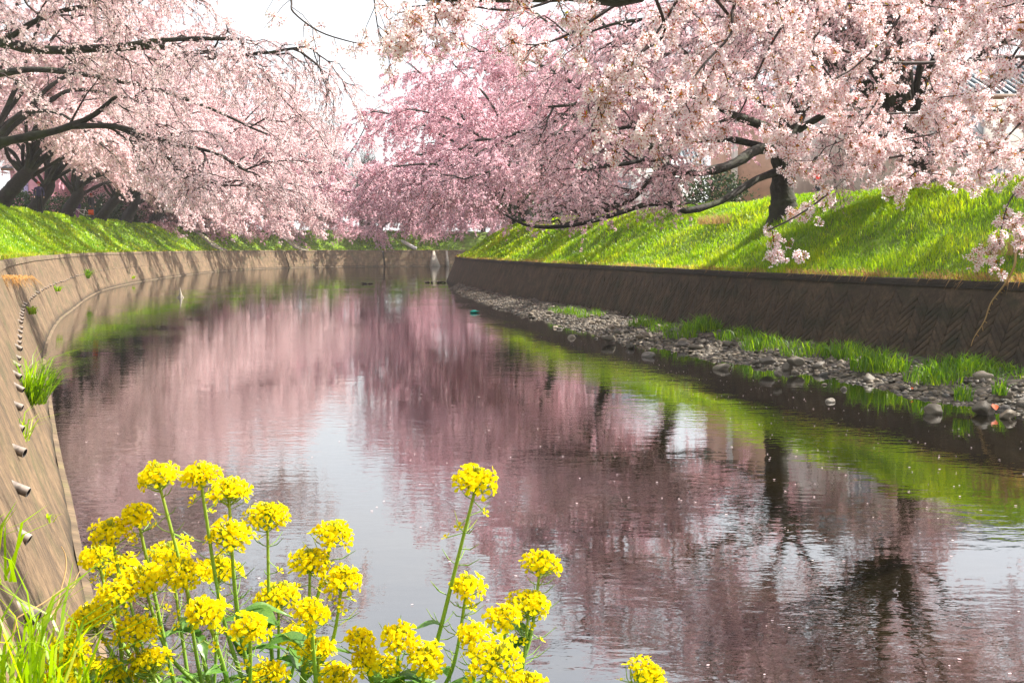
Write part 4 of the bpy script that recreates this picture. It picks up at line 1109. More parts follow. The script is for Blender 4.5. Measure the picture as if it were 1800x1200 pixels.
# ------------------------------------------------------------------ rapeseed in flower at the camera's feet, on a grassy spur of the bank
R = np.random.default_rng(23)
def mound(x, y):
    d = np.maximum(0, np.hypot((x + 0.15) / 1.15, (y - 0.7) / 1.0) - 0.85)
    return 1.36 - 2.6 * d ** 1.3 + 0.03 * np.sin(7 * x) * np.sin(6 * y)
xs = np.linspace(-2.2, 2.0, 43); ys = np.linspace(-1.6, 2.9, 46)
XX, YY = np.meshgrid(xs, ys); ZZ = np.maximum(mound(XX, YY), -0.3)
n = len(xs); i = (np.arange(len(ys) - 1) * n)[:, None]; j = np.arange(n - 1)[None]
g = MB(); g.add(np.stack([XX, YY, ZZ], -1).reshape(-1, 3), np.stack([i + j, i + j + 1, i + n + j + 1, i + n + j], -1).reshape(-1, 4))
tag(g.obj('grassy_spur', M['turf'], smooth=True), kind='structure')
n = 1500; c = np.stack([R.uniform(-1.2, 1.0, n), R.uniform(0.3, 1.7, n), np.zeros(n)], -1); c[:, 2] = mound(c[:, 0], c[:, 1]); c = c[c[:, 2] > .4]
g = MB(); g.add(*blades(c, R.uniform(.06, .2, len(c)), .006, .6, np.clip(R.normal(.25, .15, len(c)), 0, .8)))
tag(g.obj('spur_grass', M['grass']), kind='stuff')

M['rape'] = leafy('rapeseed_petal', [(0, (0.95, 0.84, 0.014)), (0.6, (0.95, 0.78, 0.009)), (0.85, (0.93, 0.66, 0.006)), (1, (0.60, 0.55, 0.03))], 0.66)
M['stem'] = leafy('rapeseed_stem', [(0, (0.17, 0.33, 0.05)), (0.6, (0.26, 0.44, 0.06)), (1, (0.40, 0.42, 0.03))], 0.25, 0.05)
M['leaf'] = leafy('rapeseed_leaf', [(0, (0.07, 0.19, 0.035)), (1, (0.17, 0.35, 0.05))], 0.45, 0.06, 30)
def floret(seed):
    rr = np.random.default_rng(seed); g = MB(); cup = rr.uniform(.25, .7)
    for k in range(4):
        a = k * math.pi / 2 + rr.normal(0, .1); V = []
        for da, r_, h in ((0, .12, 0), (-.42, .55, cup * .45), (-.44, .95, cup * .75), (0, 1.06, cup * .8), (.44, .95, cup * .75), (.42, .55, cup * .45)):
            V.append([math.cos(a + da) * r_, math.sin(a + da) * r_, h * rr.uniform(.85, 1.15)])
        g.add(V, [[0, 1, 2], [0, 2, 3], [0, 3, 4], [0, 4, 5]], np.clip(rr.normal(.25, .2) + np.array([.5, .1, 0, 0, 0, .1]), 0, .85))
    v, f = tube(np.array([[0, 0, -.1], [0, 0, .35]]), [.16, .10], 4); g.add(v, f, 1.0)
    return g.mesh('flower', M['rape'])
FL = [floret(900 + k) for k in range(6)]
def frame_to(d):
    return Vector(d).to_track_quat('Z', 'Y')
def leaf_mesh(ln, wd, droop, seed):
    rr = np.random.default_rng(seed); n = 9; V, T = [], []
    for k in range(n):
        t = k / (n - 1); w = wd * (0.30 + 0.9 * math.sin(math.pi * min(1, t * 0.92 + .06)) ** .8) * (1 - t ** 5) * (1 + .15 * math.sin(9 * t + seed))
        y = ln * t; z = ln * (0.25 * t - droop * t * t)
        for u in (-1, -.5, 0, .5, 1):
            V.append([u * w / 2, y, z + abs(u) * w * .22 + .02 * ln * math.sin(11 * t + 3 * u)]); T.append(.35 + .4 * t - (.25 if u == 0 else 0) + rr.normal(0, .08))
    Fq = [[k * 5 + u, k * 5 + u + 1, (k + 1) * 5 + u + 1, (k + 1) * 5 + u] for k in range(n - 1) for u in range(4)]
    g = MB(); g.add(V, Fq, np.clip(T, 0, 1)); return g.mesh('leaf', M['leaf'], True)
LF = [leaf_mesh(1.0, w, d, k) for k, (w, d) in enumerate([(.36, .5), (.30, .8), (.42, .35), (.26, .6)])]
plants = [ # label, depth, root px, heads (x, y, px width)
    ('rapeseed plant with the tallest flower head on the left, its long bare stem leaning left', 1.55, 372, [(278, 822, 84), (325, 992, 84), (252, 1002, 88)]),
    ('rapeseed plant with two heads touching, just right of the tallest left head', 1.5, 442, [(402, 850, 78), (352, 824, 66), (405, 925, 80)]),
    ('rapeseed plant with a broad flat head over the white reflection', 1.62, 486, [(470, 892, 84), (490, 1032, 84), (522, 1108, 60)]),
    ('rapeseed plant in the middle of the clump, with a steep stack of heads', 1.5, 520, [(585, 925, 72), (545, 972, 74), (602, 1004, 74)]),
    ('rapeseed plant with a stepped row of heads down its left side', 1.6, 318, [(242, 893, 66), (196, 922, 76), (172, 966, 72)]),
    ('rapeseed plant with crowded heads over the nearest drain pipe', 1.5, 232, [(162, 1070, 90), (205, 1030, 70), (242, 1092, 76)]),
    ('rapeseed plant at the bottom left corner of the clump, beside the grass tuft', 1.42, 160, [(120, 1130, 84), (172, 1168, 92), (98, 1188, 60)]),
    ('tall lone rapeseed plant with one high head on a long stem full of pods', 1.5, 736, [(838, 830, 78), (821, 1018, 64)]),
    ('short rapeseed plant with four small heads left of the lone tall one', 1.45, 690, [(702, 1106, 62), (750, 1140, 70), (634, 1114, 50), (644, 1150, 50), (676, 1160, 44)]),
    ('rapeseed plant right of the lone tall one, with three heads in a slanting row', 1.55, 888, [(950, 978, 76), (930, 1046, 84), (886, 1072, 62)]),
    ('rapeseed plant with the widest low head right of the middle', 1.42, 842, [(870, 1138, 108), (830, 1104, 56), (930, 1188, 66)]),
    ('rapeseed plant whose single head peeps over the bottom edge, apart on the right', 1.45, 1118, [(1137, 1172, 88)]),
    ('rapeseed plant low in the clump with green leaves showing', 1.42, 405, [(362, 1058, 74), (440, 1090, 66)]),
    ('rapeseed plant low in the clump below the stack of heads', 1.42, 556, [(590, 1176, 64), (546, 1062, 60), (560, 1128, 62), (470, 1172, 76)])]
plants += [('rapeseed plant behind the tallest left head, with a flat head half hidden', 1.7, 350, [(300, 960, 80), (385, 985, 84), (215, 985, 70)]),
    ('rapeseed plant at the bottom edge, left of the middle', 1.44, 280, [(262, 1150, 84)])]
GR_P = 'rapeseed plants in the foreground clump'
for pi, (lab, D, rx_, heads) in enumerate(plants):
    rt = P(rx_, 1200, D); ry = D + R.uniform(-.02, .1); rz_ = float(mound(np.array(rt[0]), np.array(ry)))
    root = np.array([rt[0], ry, rz_])
    pl = thing('rapeseed_plant', lab, 'plant', root, 0, GR_P)
    sg = MB(); pods = MB()
    main = None
    for hi, (hx, hy, hw) in enumerate(heads):
        Dh = D + R.uniform(-.06, .06); tip = P(hx, hy + hw * .25, Dh)
        if main is None:
            c1 = root + (P(rx_, 1130, D) - root) * .6
            path = spline(np.array([root, c1, tip * .45 + c1 * .55 + [R.normal(0, .008), 0, .01], tip]), 24); r0 = .0050
            main = path
        else:
            k = int(len(main) * (.25 + .1 * hi)); s0 = main[min(k, len(main) - 4)]
            if s0[2] > tip[2] - .05: s0 = main[max(1, int(len(main) * .12))]
            mid = s0 * .5 + tip * .5 + np.array([(tip[0] - s0[0]) * .18, 0, -.02]); path = spline(np.array([s0, mid, tip]), 18); r0 = .0036
        v, f = tube(path, np.linspace(r0, .0022, len(path)), 6); sg.add(v, f, np.clip(np.repeat(np.linspace(.2, .8, len(path)), 6), 0, 1))
        ax = nrm(path[-1] - path[-3]); ax = nrm(ax + [0, 0, .35])
        W = hw / F * Dh * .47                                    # half width in metres
        # the head: pedicels and buds, and every open flower a sub-part
        hg = MB()
        nf = int(np.clip(42 * (hw / 75.0) ** 1.3, 18, 54))
        fr = frame_to(ax); e1 = np.array(fr @ Vector((1, 0, 0))); e2 = np.array(fr @ Vector((0, 1, 0)))
        sites_ = []
        for k in range(nf):
            t = (k + .5) / nf; th = math.radians(12 + 88 * t ** .7); ph = k * 2.39996 + R.normal(0, .2)
            d = e1 * math.sin(th) * math.cos(ph) + e2 * math.sin(th) * math.sin(ph) + ax * math.cos(th)
            dd = d * [1, 1, 1] - ax * np.dot(d, ax) * .45
            c = tip + ax * W * (.24 - .30 * t + R.normal(0, .07)) + dd * W * R.uniform(.55, 1.06) * (1.0 if t > .15 else .85)
            st = tip + ax * W * (.15 - .75 * t)
            v, f = tube(np.array([st, (st + c) / 2 - ax * W * .05, c]), .0008, 3); hg.add(v, f, .7)
            sites_.append((c, nrm(d + ax * .25 + .25 * R.standard_normal(3)), R.uniform(.0088, .0112) * (.75 + .25 * min(1, t * 4))))
        for k in range(16):                                     # closed buds on top
            th = R.uniform(0, .8); ph = R.uniform(0, 6.3)
            d = e1 * math.sin(th) * math.cos(ph) + e2 * math.sin(th) * math.sin(ph) + ax * math.cos(th)
            v, f = tube(np.array([tip + ax * W * .1, tip + d * W * .55, tip + d * W * .72, tip + d * W * .82]), [.0006, .0009, .0019, .0008], 4); hg.add(v, f, 1.0)
        hd = hg.obj('flower_head', M['stem'], pl, origin=root)
        for c, nv, s_ in sites_:
            o = link('flower', FL[int(R.integers(0, 6))], hd, c - root); o.rotation_euler = frame_to(nv).to_euler(); o.scale = (s_,) * 3
        for k in range(int(R.integers(2, 6))):                  # stragglers under the head
            i_ = len(path) - 1 - int(R.integers(1, 4)); a = R.uniform(0, 6.3); d = e1 * math.cos(a) + e2 * math.sin(a)
            c = path[i_] + d * W * R.uniform(.5, 1.0) - ax * W * .4
            v, f = tube(np.array([path[i_], c]), .0007, 3); pods.add(v, f, .6)
            o = link('flower', FL[int(R.integers(0, 6))], hd, c - root); o.rotation_euler = frame_to(nrm(d + ax)).to_euler(); o.scale = (.007,) * 3
        for k in range(26 if len(heads) < 3 or hi == 0 else 14):   # thin pods set along the stem
            i_ = int(len(path) * R.uniform(.45, .95)); i_ = min(i_, len(path) - 2); a = R.uniform(0, 6.3)
            d = nrm(e1 * math.cos(a) + e2 * math.sin(a) + ax * .35); ln = R.uniform(.020, .046)
            v, f = tube(np.array([path[i_], path[i_] + d * ln * .5, path[i_] + d * ln * .9 + ax * ln * .22]), [.0006, .0009, .0004], 3); pods.add(v, f, R.uniform(.2, .9))
    sg.obj('stem', M['stem'], pl, True, root)
    tag(pods.obj('pods', M['stem'], pl, True, root), kind='stuff')
    for k in range(10 if len(heads) > 1 else 2):
        i_ = int(len(main) * R.uniform(.15, .68)); a = R.uniform(0, 6.3); s_ = R.uniform(.06, .14) * (1.2 - i_ / len(main))
        o = link('leaf', LF[int(R.integers(0, 4))], pl, main[i_] - root); o.scale = (s_,) * 3; o.rotation_euler = (R.normal(.3, .25), R.normal(0, .2), a)

# grass tufts of the near left corner and those rooted in the wall
GR_W = 'weeds growing from the left wall'
tuft(P(60, 1215, 1.35), 60, .24, .045, .0045, 'long bright grass tuft at the bottom left corner in front of the wall', .75, .55)
tuft(P(10, 1235, 1.3), 45, .26, .04, .005, 'grass tuft cut by the bottom left corner', .8, .5)
tuft(P(-12, 990, 1.6), 22, .18, .02, .005, 'thin grass blades poking in at the left edge', .7, .5)
def on_wall(x, y):                                            # the point of the left wall face seen at a pixel
    d = ray(x, y); best = None
    for q in np.arange(LB.sD(2.5), LB.sD(120), 0.15):
        for h in np.linspace(0, 1.9, 20):
            p = LB.face(q, h); v = p - np.array([0, 0, HC]); u = 900 + F * v[0] / (v[1] * CP - v[2] * SP); w = 600 - F * (v[2] * CP + v[1] * SP) / (v[1] * CP - v[2] * SP)
            e = (u - x) ** 2 + (w - y) ** 2
            if best is None or e < best[0]: best = (e, p, q)
    return best[1], best[2]
for x, y, n, h, sp, w, lab, tint, mt in [
    (52, 705, 260, .75, .10, .012, 'large tuft of long green blades growing from the drain pipe row on the left wall', .35, 'grass'),
    (48, 548, 90, .30, .09, .03, 'round leafy weed beside the drain pipes high on the left wall', .6, 'grass'),
    (98, 512, 80, .35, .10, .03, 'pale green weed under the drain pipes left of the bend', .4, 'grass'),
    (152, 488, 70, .8, .10, .04, 'upright green weed on the left wall above the waterline', .2, 'grass'),
    (232, 488, 40, .4, .10, .05, 'small weed low on the left wall where it curves away', .3, 'grass'),
    (36, 770, 30, .35, .03, .008, 'few thin grass blades under the third drain pipe', .5, 'grass'),
    (80, 905, 24, .10, .03, .012, 'tiny leafy sprig beside the second drain pipe', .5, 'grass')]:
    p, q_ = on_wall(x, y); nn = -LB.at(q_)[1]
    tuft(p, n, h, sp, w, lab, .9, tint, GR_W, 'wall_weed', mt, 'weed', bias=np.array([nn[0] * .35, nn[1] * .35, -.1]))
p, q_ = on_wall(12, 500); nn = -LB.at(q_)[1]
tuft(p + [0, 0, .1], 240, .5, .25, .012, 'orange brown dry grass hanging over the left wall at the left edge', .9, .8, GR_W, 'dry_weed', 'dry', 'weed', bias=np.array([nn[0] * .4, nn[1] * .4, -1.25]))
# long dry stalks lying across the nearest pipe
for pts, lab in (([(30, 1085), (75, 1060), (110, 1035), (128, 1032), (134, 1015), (140, 1004)], 'pale dry stalk lying across the nearest drain pipe'),
                 ([(70, 1100), (98, 1070), (106, 1040), (116, 1000), (115, 975), (108, 960)], 'thin curved dry stalk rising in front of the nearest drain pipe')):
    sp = spline(PL(pts, 1.9, 2.2), 24); root = spline(np.array([[sp[0][0] - .12, sp[0][1] - .15, float(mound(np.array(sp[0][0] - .12), np.array(sp[0][1] - .35)))], sp[0]]), 6)
    full = np.vstack([root[:-1], sp])
    v, f = tube(full, np.linspace(.0022, .0010, len(full)), 4); g = MB(); g.add(v, f, .5)
    tag(g.obj('dry_stalk', M['dry'], smooth=True), lab, 'stalk')

# ------------------------------------------------------------------ buildings behind the trees
R = np.random.default_rng(31)
M['plaster'] = solid('pale_plaster', (0.62, 0.57, 0.52), 0.85, 3, 0.12)
M['peach'] = solid('peach_plaster', (0.55, 0.36, 0.26), 0.85, 3, 0.12)
M['pink'] = solid('pink_plaster', (0.62, 0.30, 0.36), 0.85, 3, 0.10)
M['brownwood'] = solid('brown_boards', (0.16, 0.085, 0.045), 0.7, 6, 0.3)
M['greenwall'] = solid('dark_green_cladding', (0.02, 0.055, 0.045), 0.6, 4, 0.3)
M['tile'] = solid('grey_roof_tile', (0.13, 0.16, 0.18), 0.35, 8, 0.3)
M['white'] = solid('white_paint', (0.78, 0.78, 0.76), 0.45, 7, 0.06)
M['darkmetal'] = solid('dark_frame', (0.10, 0.09, 0.10), 0.4)
M['glass'] = solid('window_glass', (0.42, 0.45, 0.50), 0.12)
M['greycon'] = solid('pale_concrete', (0.36, 0.32, 0.26), 0.85, 4, 0.2)
def bx(name, c, s, m, parent, rz=0.0):
    v, f = box(c, s, rz); g = MB(); g.add(v, f); return g.obj(name, m, parent)
def pitched(name, w, d, z, rise, over, m, parent, ribs=True):
    """Gable roof, ridge along x, with raised tile ribs as tiles."""
    hw, hd = w / 2 + over, d / 2 + over; t = 0.14
    V = [(-hw, -hd, z), (hw, -hd, z), (hw, 0, z + rise), (-hw, 0, z + rise), (hw, hd, z), (-hw, hd, z)]
    V += [(x, y, zz - t) for x, y, zz in V]
    f = [[0, 1, 2, 3], [3, 2, 4, 5], [6, 9, 8, 7], [9, 11, 10, 8], [0, 6, 7, 1], [5, 4, 10, 11], [1, 7, 8, 2], [2, 8, 10, 4], [0, 3, 9, 6], [3, 5, 11, 9]]
    g = MB(); g.add(V, f); r = g.obj(name, m, parent)
    if ribs:
        g = MB()
        for k in range(int(2 * hw / .30)):
            x = -hw + .15 + k * .30
            v, q = tube(np.array([[x, -hd - .02, z + .03], [x, 0, z + rise + .03]]), .055, 6); g.add(v, q)
        tag(g.obj('tile', m, r), kind='stuff')
    bx('ridge', (0, 0, z + rise + .04), (2 * hw, .28, .18), m, r)
    return r
def window(x, y, z, w, h, parent, n=2, m='white'):
    """Frame standing proud of the wall plane y, sill below, panes recessed."""
    g = MB(); t = .07
    for c, s in (((x, y, z + h / 2), (w + t, .08, t)), ((x, y, z - h / 2), (w + t, .08, t)), ((x - w / 2, y, z), (t, .076, h - t)), ((x + w / 2, y, z), (t, .076, h - t))):
        g.add(*box(c, s))
    for k in range(1, n): g.add(*box((x - w / 2 + w * k / n, y, z), (.05, .06, h - t)))
    fr = g.obj('window', M[m], parent)
    for k in range(n): bx('pane', (x - w / 2 + w * (k + .5) / n, y + .012, z), (w / n - .07, .02, h - .09), M['glass'], fr)
    bx('sill', (x, y - .03, z - h / 2 - .06), (w + .2, .16, .05), M[m], fr)
    return fr
def house(label, x, y, D, w, d, h, wall, roofm, rise, group=None, wins=(), rz=0.0, base=3.64, trim=True):
    p = P(x, y, D); t = thing('house', label, 'house', (p[0], p[1] + d / 2, base), rz, group)
    bx('wall', (0, 0, h / 2), (w, d, h), M[wall], t)
    pitched('roof', w, d, h, rise, .5, M[roofm], t)
    if trim: bx('fascia', (0, -d / 2 - .5, h - .12), (w + 1.0, .04, .18), M['brownwood'], t)
    for wx, wz, ww, wh, n in wins: window(wx, -d / 2 - .03, wz, ww, wh, t, n, 'white')
    return t
h1 = house('two storey pale plaster house with grey tiled roof behind the blossom at the right edge', 1680, 436, 40, 9.0, 7, 4.1, 'plaster', 'tile', 1.7,
           wins=[(0.15, 2.95, 1.45, 1.5, 2), (3.0, 2.95, 1.3, 1.4, 2), (-3.3, 2.95, .9, 1.2, 2), (1.6, 1.0, 1.8, 1.1, 2)])
bx('annex', (-2.1, -3.95, 2.6), (1.1, .9, 1.1), M['brownwood'], h1)
g = MB()
hw = 2.6; V = [(-2.7, -5.2, 1.85), (0.4, -5.2, 1.85), (0.4, -3.5, 2.42), (-2.7, -3.5, 2.42)]; V += [(a, b, c - .1) for a, b, c in V]
g.add(V, [[0, 1, 2, 3], [7, 6, 5, 4], [0, 4, 5, 1], [1, 5, 6, 2], [3, 7, 4, 0]]); pr = g.obj('porch_roof', M['tile'], h1)
g = MB()
for k in range(11):
    x0 = -2.6 + k * .29; v, f = tube(np.array([[x0, -5.24, 1.89], [x0, -3.52, 2.47]]), .055, 6); g.add(v, f)
tag(g.obj('tile', M['tile'], pr), kind='stuff')
g = MB(); v, f = tube(np.array([[-0.85, -3.58, .1], [-0.85, -3.58, 4.0]]), .05, 8); g.add(v, f); g.obj('drainpipe', M['darkmetal'], h1)
g = MB(); g.add(*box((-1.9, -3.62, 3.2), (.9, .12, .5))); g.obj('awning', solid('orange_awning', (0.62, 0.27, 0.05), 0.7), h1)
h2 = house('peach plastered house with pale corner strip behind the big dark trunk on the right', 1395, 436, 54, 6.2, 6, 5.4, 'peach', 'tile', 1.4, wins=[(1.2, 2.2, 1.2, 1.0, 2)])
bx('corner_strip', (-3.02, -3.03, 2.6), (.30, .10, 5.2), M['plaster'], h2)
h3 = house('distant white house with grey roof seen between the low bare limbs', 1130, 436, 78, 8, 7, 4.4, 'white', 'tile', 1.8, wins=[(-1.5, 3.0, 1.3, 1.2, 2), (1.8, 3.0, 1.3, 1.2, 2)])
h4 = house('pink walled building between the leaning trunks at the left edge', 62, 436, 88, 3.6, 6, 4.4, 'pink', 'tile', 1.2, base=4.2, wins=[(-.9, 2.6, .9, 1.0, 2)])
bx('corner_strip', (-.55, -3.03, 2.2), (.35, .10, 4.3), solid('lilac_paint', (0.42, 0.36, 0.60), .8), h4)
h5 = house('dark green clad building behind the split trunk on the left', 132, 436, 100, 5, 6, 3.6, 'greenwall', 'greenwall', 1.3, base=4.2, wins=[(0, 2.0, 1.2, 1.0, 2)], trim=False)

# dark shrubs behind the trunks
M['shrub'] = leafy('shrub_leaves', [(0, (0.012, 0.028, 0.010)), (0.6, (0.030, 0.060, 0.016)), (1, (0.07, 0.12, 0.03))], 0.3, 0.04)
def shrub(p, r, h, label, group):
    n = 2600; o = R.standard_normal((n, 3)); o = nrm(o) * R.uniform(.55, 1.0, (n, 1)) * (1 + .18 * np.sin(o[:, :1] * 6) + .15 * np.sin(o[:, 1:2] * 7 + 1))
    c = o * [r, r, h / 2] + [0, 0, h / 2]; c[:, 2] = np.maximum(c[:, 2], .03)
    nr = nrm(o + R.standard_normal((n, 3))); u = nrm(np.cross(nr, R.standard_normal((n, 3)))); w = np.cross(nr, u); s = R.uniform(.05, .12, (n, 1))
    V = np.stack([c - u * s, c - w * s * .5, c + u * s, c + w * s * .5], 1)
    t = thing('shrub', label, 'shrub', p, 0, group)
    g = MB(); g.add(V.reshape(-1, 3), (np.arange(n) * 4)[:, None] + np.arange(4)[None], np.repeat(R.uniform(0, 1, n), 4)); tag(g.obj('foliage', M['shrub'], t), kind='stuff')
    g = MB()
    for k in range(4):
        a = R.uniform(0, 6.3); v, f = tube(np.array([[0, 0, -.1], [math.cos(a) * r * .3, math.sin(a) * r * .3, h * .4], [math.cos(a) * r * .6, math.sin(a) * r * .6, h * .75]]), [.04, .03, .01], 5); g.add(v, f)
    g.obj('stem', M['bark'], t)
for x, D, r, h, z, lab in [(25, 66, 1.9, 1.7, 4.2, 'dark evergreen shrub behind the first trunks at the left edge'), (105, 78, 2.2, 1.9, 4.2, 'dark evergreen shrub behind the leaning trunk on the left'),
    (165, 90, 2.6, 2.6, 4.2, 'dark evergreen shrub behind the parked bicycle'), (215, 98, 2.6, 2.4, 4.2, 'dark evergreen shrub right of the parked bicycle'), (262, 110, 2.8, 2.4, 4.2, 'dark evergreen shrub under the drooping boughs left of the bend'),
    (920, 72, 2.2, 2.6, 3.64, 'dark evergreen shrub above the far end of the right slope'), (1020, 62, 1.5, 1.6, 3.64, 'dark low shrub left of the white car'), (1255, 50, 1.6, 2.2, 3.64, 'dark shrub beside the peach house'), (1180, 66, 1.4, 1.9, 3.64, 'dark shrub behind the white car')]:
    p = P(x, 436, D); shrub((p[0], p[1], z - .05), r, h, lab, 'dark shrubs behind the trunks')

# ------------------------------------------------------------------ white car, half hidden behind the crest
def car(label, loc, rz):
    t = thing('parked_car', label, 'car', loc, rz)
    prof = [(-2.0, .32), (-2.05, .62), (-1.95, .86), (-1.0, .98), (-.35, 1.40), (.25, 1.47), (1.2, 1.44), (1.85, 1.02), (2.02, .86), (2.05, .40), (1.98, .30)]
    bm = bmesh.new(); W = .82
    rows = []
    for s_, k in ((-1, .90), (-1, 1.0), (1, 1.0), (1, .90)):
        rows.append([bm.verts.new((x * (.98 if k < 1 else 1), s_ * W * (k if z < 1.0 else k * (1.0 - .30 * (z - 1.0) / .5)), z if k == 1 or z > .4 else z)) for x, z in prof])
    for a, b in ((rows[1], rows[2]),):
        for i in range(len(prof) - 1): bm.faces.new((a[i], a[i + 1], b[i + 1], b[i]))
    bm.faces.new(rows[1][::-1]); bm.faces.new(rows[2])
    for r_ in (rows[0], rows[3]):
        for v in r_: bm.verts.remove(v)
    bmesh.ops.bevel(bm, geom=list(bm.edges), offset=.05, segments=2, affect='EDGES')
    me = bpy.data.meshes.new('body'); bm.to_mesh(me); bm.free(); me.materials.append(solid('white_car_paint', (.74, .76, .78), .25, coat=.6)); link('body', me, t)
    dk = solid('car_glass', (.03, .04, .05), .08)
    for s_ in (-1, 1):
        g = MB(); y = s_ * .80
        for xs_ in ((-.75, -.32, .22, .22), (.30, .30, 1.15, 1.5)):
            V = [(xs_[0], y, 1.02), (xs_[1], y - s_ * .20, 1.37), (xs_[2], y - s_ * .21, 1.40), (xs_[3], y, 1.02)]
            V2 = [(a, b + s_ * .045, c) for a, b, c in V]; g.add(V + V2, [[4, 5, 6, 7], [0, 4, 5, 1], [1, 5, 6, 2], [2, 6, 7, 3], [3, 7, 4, 0]][:: 1])
        g.obj('side_window', dk, t)
    g = MB(); V = [(-1.0, -.68, 1.02), (-1.0, .68, 1.02), (-.42, .56, 1.39), (-.42, -.56, 1.39)]; g.add(V + [(a - .04, b, c + .03) for a, b, c in V], [[4, 5, 6, 7], [0, 1, 5, 4], [1, 2, 6, 5], [2, 3, 7, 6], [3, 0, 4, 7]]); g.obj('windscreen', dk, t)
    tyre = solid('tyre_rubber', (.02, .02, .02), .8); rimm = solid('wheel_rim', (.5, .5, .52), .3, metal=.8)
    for x in (-1.28, 1.28):
        for s_ in (-1, 1):
            a = np.linspace(0, 2 * math.pi, 20); c = np.array([x, s_ * .76, .31])
            ring = np.stack([np.cos(a) * .23, np.zeros(20), np.sin(a) * .23], -1) + c
            g = MB(); v, f = tube(ring, .085, 8); g.add(v, f); w = g.obj('wheel', tyre, t, True)
            g = MB(); v, f = tube(np.array([c - [0, .05, 0], c + [0, .05, 0]]), .16, 12); g.add(v, f); g.add(v[:12], [list(range(12))]); g.add(v[12:], [list(range(12))]); g.obj('rim', rimm, w)
    for s_ in (-1, 1):
        bx('headlight', (-2.03, s_ * .58, .70), (.06, .30, .12), M['glass'], t); bx('tail_light', (2.03, s_ * .60, .80), (.06, .20, .16), solid('red_lens', (.5, .02, .02), .2), t)
    return t
p = P(1165, 436, 62)
car('white hatchback parked behind the crest, seen under the low bare limb', (p[0], p[1], 3.64), math.radians(8))

# ------------------------------------------------------------------ people: one skinned body each
def person(label, loc, yaw, joints, cols, hair=(.02, .015, .012), hat=None, height=1.65):
    """joints: name -> (point, radius), bones: pairs; the body is one continuous mesh, coloured by region."""
    t = thing('person', label, 'person', loc, yaw)
    names = list(joints); idx = {n: i for i, n in enumerate(names)}
    bones = [('pelvis', 'waist'), ('waist', 'chest'), ('chest', 'neck'), ('neck', 'head'), ('head', 'crown')]
    for s_ in 'lr':
        bones += [('chest', 'sh' + s_), ('sh' + s_, 'el' + s_), ('el' + s_, 'wr' + s_), ('wr' + s_, 'ha' + s_), ('pelvis', 'hip' + s_), ('hip' + s_, 'kn' + s_), ('kn' + s_, 'an' + s_), ('an' + s_, 'toe' + s_)]
    me = bpy.data.meshes.new('body'); me.from_pydata([joints[n][0] for n in names], [(idx[a], idx[b]) for a, b in bones], [])
    tmp = link('body_tmp', me)
    tmp.modifiers.new('skin', 'SKIN'); sv = me.skin_vertices[0].data
    for n in names:
        r = joints[n][1]; sv[idx[n]].radius = r if isinstance(r, tuple) else (r, r)
    sv[idx['pelvis']].use_root = True
    ss = tmp.modifiers.new('sub', 'SUBSURF'); ss.levels = 1; ss.render_levels = 1
    dg = bpy.context.evaluated_depsgraph_get(); ev = tmp.evaluated_get(dg); bm_ = bpy.data.meshes.new_from_object(ev)
    bpy.data.objects.remove(tmp)
    pts = {n: np.array(joints[n][0]) for n in names}
    segs = [(a, b) for a, b in bones]
    reg = {'pelvis': 2, 'waist': 1, 'chest': 1}
    def region(a, b):
        if a in ('neck', 'head') or b == 'crown': return 0
        if a[:2] == 'wr': return 0
        if a[:2] in ('hi', 'kn') or b[:2] == 'hi': return 2
        if a[:2] == 'an': return 3
        return 1
    for m in cols: bm_.materials.append(m)
    for pl in bm_.polygons:
        c = np.array(pl.center); best = None
        for a, b in segs:
            A_, B_ = pts[a], pts[b]; u = np.clip(np.dot(c - A_, B_ - A_) / max(1e-9, np.dot(B_ - A_, B_ - A_)), 0, 1); d = np.linalg.norm(c - A_ - u * (B_ - A_))
            if best is None or d < best[0]: best = (d, region(a, b))
        pl.material_index = best[1]; pl.use_smooth = True
    link('body', bm_, t)
    hc = (pts['head'] + pts['crown']) / 2 + np.array([0, .012, .045])
    v, f = I2; w = v * [.098, .112, .095]
    keep = np.array([(w[x][:, 2] > -.02).any() and not ((w[x][:, 1] < -.05).all() and (w[x][:, 2] < .045).all()) for x in f])
    g = MB(); g.add(w + hc, f[keep]); g.obj('hat' if hat else 'hair', solid('hat' if hat else 'hair', hat or hair, .8), t, True)
    # face: nose, eyes, mouth
    hd = pts['head'] + np.array([0, 0, .05])
    g = MB(); v, f = tube(np.array([hd + [0, -.085, .03], hd + [0, -.118, -.01]]), [.008, .016], 6); g.add(v, f)
    g.obj('nose', cols[0], t, True)
    for s_ in (-1, 1):
        g = MB(); g.add(I1[0] * .011 + hd + [s_ * .033, -.092, .030], I1[1]); g.obj('eye', M['joint'], t)
    g = MB(); g.add(*box(hd + [0, -.094, -.042], (.045, .012, .009))); g.obj('mouth', solid('lips', (.35, .12, .10), .6), t)
    return t
